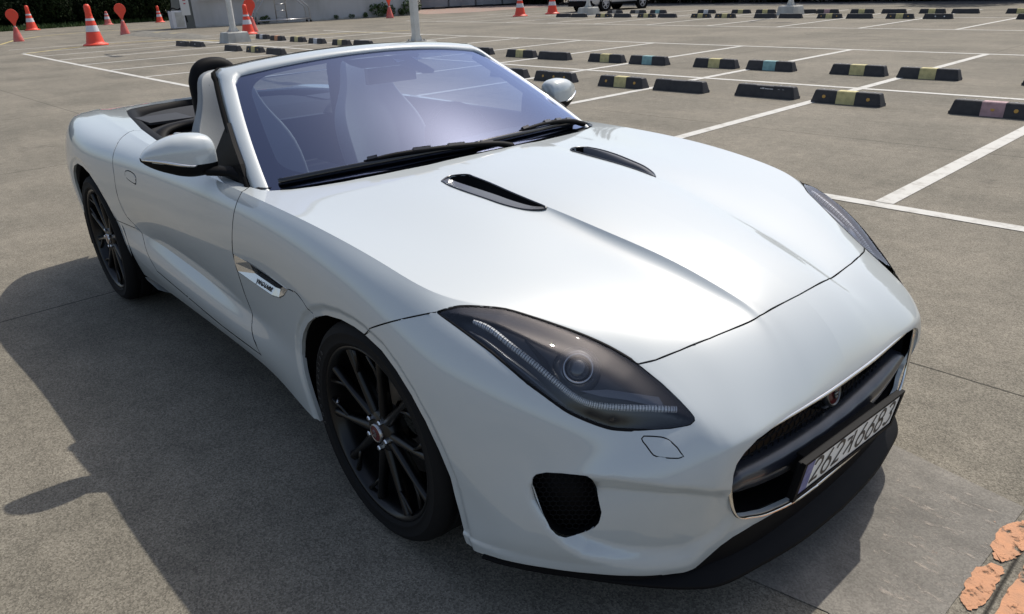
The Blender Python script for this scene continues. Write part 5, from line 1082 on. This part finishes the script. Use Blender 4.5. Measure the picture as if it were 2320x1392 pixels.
mesh('buttress', [(-39.6, 13.0, 0), (-39.75, 12.3, 0), (-40.7, 12.2, 0), (-40.6, 13.0, 0), (-39.75, 13.0, 4.2), (-40.1, 12.8, 4.2), (-40.7, 12.8, 4.2), (-40.6, 13.0, 4.2)], [(0, 1, 5, 4), (1, 2, 6, 5), (2, 3, 7, 6), (4, 5, 6, 7)], principled('dark_concrete', (.17, .17, .15), .9), wl, False)  # slanted wall end in a darker concrete colour than the wall
wd = (Vector((-37.55, 25.0, 0))-Vector((-39.6, 13.0, 0))).normalized(); wn = Vector((wd.y, -wd.x, 0))
sign_w = principled('sign_white', (.6, .6, .58), .5); sign_r = principled('sign_red', (.45, .05, .06), .5)
for t, z, lab in ((3.4, 1.30, 'small warning sign on the white wall just left of the double cone'), (9.1, 1.45, 'small warning sign on the white wall just right of the steel ladder'), (11.9, 1.62, 'small faded warning sign on the white wall near the lone paddle marker')):
    c = Vector((-39.6, 13.0, 0))+wd*t+wn*.012; M_ = frame_mat((c.x, c.y, z), (wd.x, wd.y, 0), (0, 0, 1)); s0 = mesh('warning_sign', [M_ @ Vector(v) for v in box(0, 0, 0, .36, .42, .012)[0]], box(0, 0, 0, 1, 1, 1)[1], sign_w, None, False); tag(s0, lab, 'sign', 'small warning signs on the wall')
    mesh('sign_figure', [M_ @ Vector((a, b, .009)) for a, b in ((-.02, -.14), (.16, -.14), (.16, .12), (.10, .14), (.06, .02), (-.02, -.04))], [(0, 1, 2, 3, 4, 5)], sign_r, s0, False)
    mesh('sign_bar', [M_ @ Vector((a, b, .009)) for a, b in ((-.16, .15), (.16, .15), (.16, .19), (-.16, .19))], [(0, 1, 2, 3)], sign_r, s0, False)
board = mesh('notice_board', *box(-38.75, 12.35, 1.35, .05, .42, 1.45), sign_w, None, False); board.rotation_euler = (0, 0, 0); tag(board, 'upright white notice board with faded red writing at the wall corner', 'sign')
mesh('board_writing', *join([box(-38.72, 12.35+dy, z, .006, w, h) for z, w, h, dy in ((1.72, .20, .06, 0), (1.62, .16, .05, .02), (1.40, .20, .05, 0), (1.31, .14, .04, 0), (1.16, .10, .05, 0))]), sign_r, board, False)
cab = mesh('cabinet', *box(-39.0, 11.95, .45, .5, .62, .80), cone_white, None, False); bevel(cab, .02, 2); tag(cab, 'small pale grey cabinet on the ground before the wall corner', 'cabinet')
mesh('cabinet_door', *box(-38.74, 12.0, .45, .02, .40, .66), base_mat, cab, False)
mesh('cabinet_pipe', *tube(spline([(-38.8, 11.6, .85), (-38.8, 11.75, .98), (-38.8, 12.0, .90), (-38.8, 12.25, .95), (-38.8, 12.35, .3)], 6), .035, 8), black_trim, cab)
# steel stair frame on castors
def W2(t, z, o): c = Vector((-38.75, 15.75, 0))+wd*t*1.0+wn*o; return (c.x, c.y, z)
rk = empty('rolling_ladder', W2(1.3, 0, .7)); tag(rk, 'shiny tubular steel rolling ladder in front of the white wall', 'ladder'); bpy.context.view_layer.update(); ro = Vector(rk.location)
def L_(P): return [Vector(p)-ro for p in P]
for o in (.25, .95):
    mesh('side_frame', *tube(L_(spline([W2(.0, .12, o), W2(0, .62, o), W2(.12, .80, o), W2(.62, 1.45, o), W2(.9, 1.75, o)], 5)), .028, 8), satin, rk)
    mesh('side_frame', *tube(L_(spline([W2(2.75, .12, o), W2(2.7, .72, o), W2(2.5, .95, o), W2(2.0, 1.45, o), W2(1.7, 1.75, o)], 5)), .028, 8), satin, rk)
    mesh('lower_rail', *tube(L_([W2(0, .18, o), W2(2.75, .18, o)]), .028, 8), satin, rk); mesh('top_rail', *tube(L_([W2(.9, 1.75, o), W2(1.7, 1.75, o)]), .028, 8), satin, rk)
for t in (0, 2.75): mesh('cross_rail', *tube(L_([W2(t, .18, .25), W2(t, .18, .95)]), .025, 8), satin, rk)
for t in (1.05, 1.6): mesh('ladder_stile', *tube(L_([W2(t, .10, .6), W2(t, 2.6, .6)]), .025, 8), satin, rk)
for z in (.3, .62, .94, 1.26, 1.58, 1.9, 2.2): mesh('ladder_rung', *tube(L_([W2(1.05, z, .6), W2(1.6, z, .6)]), .018, 6), satin, rk)
for t in (0, 2.75):
    for o in (.25, .95): c = Vector(W2(t, .06, o))-ro; mesh('castor', *lathe([(0, -.02), (.055, -.02), (.06, 0), (.055, .02), (0, .02)], 14, 'x', tuple(c)), rubber, rk)
fence_mat = principled('fence_panel', (.30, .30, .31), .6); stain(fence_mat, (.36, .36, .37), (.29, .29, .30), .8)
fn = mesh('panel_fence', *wall_box((-46.2, 31.6), (-42.9, 41.6), .08, 3.2, .08), fence_mat, None, False); tag(fn, 'tall grey sheet panel fence in the back between the wall and the suv', 'fence')
for i in range(6):
    t = i/5; p = Vector((-46.2, 31.6, 0)).lerp(Vector((-42.9, 41.6, 0)), t); mesh('fence_post', *box(p.x+.05, p.y, 1.6, .07, .07, 3.3), satin, fn, False)
mesh('fence_foot', *wall_box((-46.1, 31.6), (-42.8, 41.6), .12, .10), black_trim, fn, False)
# wall return between the wall and the fence
rt = mesh('wall', *wall_box((-37.55, 25.05), (-46.2, 31.5), .3, 4.0), fence_mat, None, False); tag(rt, 'grey return wall closing the gap behind the white wall', 'wall')
# ---------------------------------------------------------------- plants and trees
leaf_dark = principled('leaf_dark', (.010, .018, .006), .8, spec=.1); noise_mix(leaf_dark, (.005, .010, .004), (.020, .032, .010), .9, .35, .7)
leaf_mid = principled('leaf_mid', (.05, .09, .025), .65, spec=.25); noise_mix(leaf_mid, (.035, .065, .018), (.075, .12, .035), 1.5, .35, .7)
bark = principled('bark', (.06, .045, .035), .9); noise_mix(bark, (.045, .035, .028), (.09, .07, .055), 8, bump=.5, bscale=20)
def leaf_mesh(name, mat, n, blobs, size, seed):
    rd = random.Random(seed); V, F = [], []
    for i in range(n):
        cx, cy, cz, rx_, ry_, rz_ = rd.choice(blobs); a = rd.uniform(0, 6.283); u = rd.uniform(-1, 1); r = rd.uniform(.55, 1.08)**.6; q = math.sqrt(1-u*u); p = Vector((cx+rx_*r*q*math.cos(a), cy+ry_*r*q*math.sin(a), cz+rz_*r*u))
        if p.z < .03: continue
        d = Vector((rd.gauss(0, 1), rd.gauss(0, 1), rd.gauss(0, .7))).normalized(); e = d.cross(Vector((rd.gauss(0, 1), rd.gauss(0, 1), rd.gauss(0, 1)))).normalized(); s = size*rd.uniform(.6, 1.3); k = len(V)
        V += [p-d*s, p+e*s*.45, p+d*s, p-e*s*.45]; F.append((k, k+1, k+2, k+3))
    me = bpy.data.meshes.new(name); me.from_pydata([tuple(v) for v in V], [], F); me.materials.append(mat); return me
def trunk_mesh(seed, h, r):
    rd = random.Random(seed); parts = [tube(spline([(0, 0, 0), (rd.uniform(-.1, .1), rd.uniform(-.1, .1), h*.35), (rd.uniform(-.3, .3), rd.uniform(-.3, .3), h*.7), (rd.uniform(-.4, .4), rd.uniform(-.4, .4), h)], 4), [r*(1-.75*i/12)*(1.3 if i == 0 else 1) for i in range(13)], 8)]
    for k in range(6): a = rd.uniform(0, 6.28); z = h*rd.uniform(.35, .8); l = rd.uniform(1, 2.2); parts.append(tube([(0, 0, z), (l*.5*math.cos(a), l*.5*math.sin(a), z+l*.5), (l*math.cos(a), l*math.sin(a), z+l*.8)], [r*.35, r*.22, r*.08], 6))
    V, F = join(parts); me = bpy.data.meshes.new('trunk'); me.from_pydata([tuple(v) for v in V], [], F); me.materials.append(bark); return me
CR = []
for sd_ in range(3):
    rd = random.Random(50+sd_); blobs = [(rd.uniform(-1.8, 1.8), rd.uniform(-1.8, 1.8), rd.uniform(2.2, 7.2), rd.uniform(.9, 1.8), rd.uniform(.9, 1.8), rd.uniform(.8, 1.5)) for _ in range(22)]+[(rd.uniform(-2, 2), rd.uniform(-2, 2), rd.uniform(.5, 1.6), 1.2, 1.2, .8) for _ in range(7)]
    CR.append((leaf_mesh('crown', leaf_dark, 9000, blobs, .20, sd_), trunk_mesh(sd_, 6.5, .24)))
def tree(x, y, s, k, label, rz=0):
    o = bpy.data.objects.new('tree', CR[k % 3][1]); o.location = (x, y, 0); o.scale = (s, s, s); o.rotation_euler = (0, 0, rz); C.objects.link(o); tag(o, label, 'tree', 'dark leafy trees round the car park'); c = bpy.data.objects.new('crown', CR[k % 3][0]); c.parent = o; C.objects.link(c)
rd = random.Random(9)
for i, y in enumerate((-4.5, -.5, 3.2, 7.0, 10.6, 14.2, 18.0)): tree(-61+rd.uniform(-1.5, 1.5), y, rd.uniform(1.0, 1.25), i, 'dark leafy tree behind the left cones, %s from the left' % ordw[i], rd.uniform(0, 6))
for i in range(14):
    p = W(-45+4.3*i, 43+rd.uniform(-1, 1)); tree(p.x, p.y, rd.uniform(1.0, 1.3), i, 'dark leafy tree beyond the far rows of bays, %s from the left' % ordw[i], rd.uniform(0, 6))
hedge_blobs = [(rd.uniform(-2.2, 2.2), rd.uniform(-.7, .7), rd.uniform(.3, 1.6), .8, .6, .6) for _ in range(16)]
HM = leaf_mesh('foliage', leaf_dark, 7000, hedge_blobs, .11, 77); HS = bpy.data.meshes.new('hedge_shrub')
hv_, hf_ = join([tube([(x, y, 0), (x*1.1, y, .7), (x*1.3, y*1.2, 1.3)], [.05, .035, .01], 6) for x, y in ((-1.6, .1), (-.5, -.2), (.5, .2), (1.5, -.1))]); HS.from_pydata([tuple(v) for v in hv_], [], hf_); HS.materials.append(bark)
def shrub(x, y, s, rz, label, sz=1.0):
    o = bpy.data.objects.new('hedge_shrub', HS); o.location = (x, y, 0); o.scale = (s, s, s*sz); o.rotation_euler = (0, 0, rz); C.objects.link(o); tag(o, label, 'shrub', 'dense dark shrubs under the trees'); c = bpy.data.objects.new('foliage', HM); c.parent = o; C.objects.link(c)
for i in range(9): shrub(-56.2+rd.uniform(-.5, .5), -4+3.1*i, 1.0, R(90)+rd.uniform(-.3, .3), 'dark shrub at the foot of the left trees, %s from the left' % ordw[i], 1.3)
for i in range(14):
    p = W(-42+3.9*i, 39.5+rd.uniform(-.4, .4)); shrub(p.x, p.y, 1.05, GA+rd.uniform(-.2, .2), 'dark shrub along the far edge of the road, %s from the left' % ordw[i], 1.3)
grass_mat = principled('verge_grass', (.06, .085, .03), .8); noise_mix(grass_mat, (.04, .05, .02), (.09, .12, .045), 3, bump=.5, bscale=40)
flat('verge', [[(-50.6, -20), (-50.2, 2), (-52.6, 8), (-54.8, 14), (-55.5, 24), (-75, 24), (-75, -20)]], .006, grass_mat)
rd = random.Random(3); V, F = [], []
for i in range(9000):
    y = rd.uniform(-8, 20); xe = float(np.interp(y, [-20, 2, 8, 14, 24], [-50.6, -50.2, -52.6, -54.8, -55.5])); x = xe-rd.random()**2*6; h = rd.uniform(.08, .35); a = rd.uniform(0, 6.28); k = len(V); V += [(x, y, 0), (x+.05*math.cos(a), y+.05*math.sin(a), 0), (x+rd.uniform(-.1, .1), y+rd.uniform(-.1, .1), h)]; F.append((k, k+1, k+2))
tag(mesh('grass', V, F, leaf_mid, None, False), 'rough grass and weeds along the edge of the left trees', 'grass', None, 'stuff')
PM_ = [leaf_mesh('plant', leaf_mid, 420, [(0, 0, .22, .30, .25, .20), (.15, .1, .32, .2, .2, .2), (-.15, -.05, .3, .2, .2, .18)], .05, 31+k) for k in range(2)]
for i, (t, s, d) in enumerate(((2.75, .8, 'small round green plant at the wall foot right behind the double cone'), (3.5, .8, 'round green plant at the wall foot left of the steel ladder'), (7.4, .5, 'tiny green weed at the wall foot right of the steel ladder'), (8.3, .5, 'low green weed in the middle of the wall foot'), (9.1, .6, 'low green weed left of the widest plant at the wall foot'), (9.9, 1.5, 'widest green plant at the foot of the white wall'), (10.6, 1.2, 'green plant between the widest one and the lone paddle marker'), (11.4, .8, 'small plant right before the lone paddle marker at the wall foot'), (12.0, 1.6, 'leafy plant at the right end of the white wall foot'))):
    c = Vector((-39.6, 13.0, 0))+wd*min(t, 12.05)+wn*.25; o = bpy.data.objects.new('plant', PM_[i % 2]); o.location = c; o.scale = (s, s, s); o.rotation_euler = (0, 0, i*1.3); C.objects.link(o); tag(o, d, 'plant', 'green plants along the foot of the wall')
# ---------------------------------------------------------------- white suv in the back
sv_paint = principled('suv_paint', (.62, .62, .63), .3, 0, 1)
suv = empty('parked_suv', (-27.3, 30.8, 0), R(90)); tag(suv, 'white suv with silver wheels in the back, cut off by the photo top', 'car')
# stations along the length: x, half width, floor z, waist z, roof z
SVS = [(-2.38, .80, .52, .95, 1.05), (-2.33, .88, .40, 1.0, 1.62), (-2.1, .93, .34, 1.03, 1.74), (-1.5, .95, .34, 1.03, 1.80), (-.6, .95, .34, 1.02, 1.82), (.3, .95, .34, 1.01, 1.78), (.85, .95, .34, 1.0, 1.55), (1.35, .94, .34, 1.0, 1.12), (1.9, .92, .34, .97, 1.03), (2.25, .86, .38, .88, .93), (2.38, .72, .45, .72, .78)]
V, F = [], []
for x, hw, z0, zw, zr in SVS:
    th = max(0, min(1, (zr-zw)/.7)); V += [(x, -hw*.9, z0), (x, -hw, z0+.14), (x, -hw*1.0, zw-.25), (x, -hw*.97, zw), (x, -hw*(.97-.14*th), zw+(zr-zw)*.85), (x, -hw*.6, zr), (x, 0, zr+.02), (x, hw*.6, zr), (x, hw*(.97-.14*th), zw+(zr-zw)*.85), (x, hw*.97, zw), (x, hw, zw-.25), (x, hw, z0+.14), (x, hw*.9, z0)]
for i in range(len(SVS)-1):
    for k in range(12): F.append((i*13+k, (i+1)*13+k, (i+1)*13+k+1, i*13+k+1))
F += [tuple(range(13)), tuple(range((len(SVS)-1)*13, len(SVS)*13))[::-1]]
sb = mesh('body', V, F, sv_paint, suv); fix_normals(sb)
mesh('bumper', *box(-2.30, 0, .40, .26, 1.66, .26, .9, .97), black_trim, suv, False); mesh('front_bumper', *box(2.28, 0, .38, .24, 1.5, .22), black_trim, suv, False)
for s in (-1, 1):
    mesh('sill_cladding', *box(0, .935*s, .36, 1.95, .06, .10), black_trim, suv, False)
    for x in (-1.475, 1.475):
        mesh('arch_cladding', *lathe([(.36, .93*s), (.44, .955*s), (.46, .94*s)], 28, 'y', (x, 0, .37)), black_trim, suv)
        ww = mesh('wheel', *lathe([(.0, .93*s), (.24, .93*s), (.25, .955*s), (.262, .958*s), (.265, .94*s)], 32, 'y', (x, 0, .37)), black_trim, suv)
        mesh('tyre', *lathe([(.26, .94*s), (.34, .955*s), (.37, .93*s), (.37, .74*s), (.26, .72*s)], 32, 'y', (x, 0, .37)), rubber, ww)
        sp_ = []
        for k in range(5):
            a = R(72*k+18); c, q = math.cos(a), math.sin(a)
            for h in (-1, 1): b = a+h*.2; sp_.append(([(x+.04*math.cos(a+h*1.2), .965*s, .37+.04*math.sin(a+h*1.2)), (x+.25*math.cos(b-.05), .955*s, .37+.25*math.sin(b-.05)), (x+.25*math.cos(b+.05), .955*s, .37+.25*math.sin(b+.05)), (x+.05*math.cos(a-h*.4), .965*s, .37+.05*math.sin(a-h*.4))], [(0, 1, 2, 3)]))
        mesh('rim', *join(sp_+[lathe([(.235, .957*s), (.258, .960*s)], 32, 'y', (x, 0, .37)), lathe([(0, .97*s), (.05, .967*s)], 12, 'y', (x, 0, .37))]), silver, ww, False)
    mesh('side_window', [(-1.9, .90*s, 1.1), (.95, .90*s, 1.08), (.3, .825*s, 1.62), (-1.7, .825*s, 1.66)], [(0, 1, 2, 3)], black_gloss, suv, False)
    mesh('tail_lamp', *box(-2.34, .72*s, .92, .06, .26, .16), red_badge, suv, False)
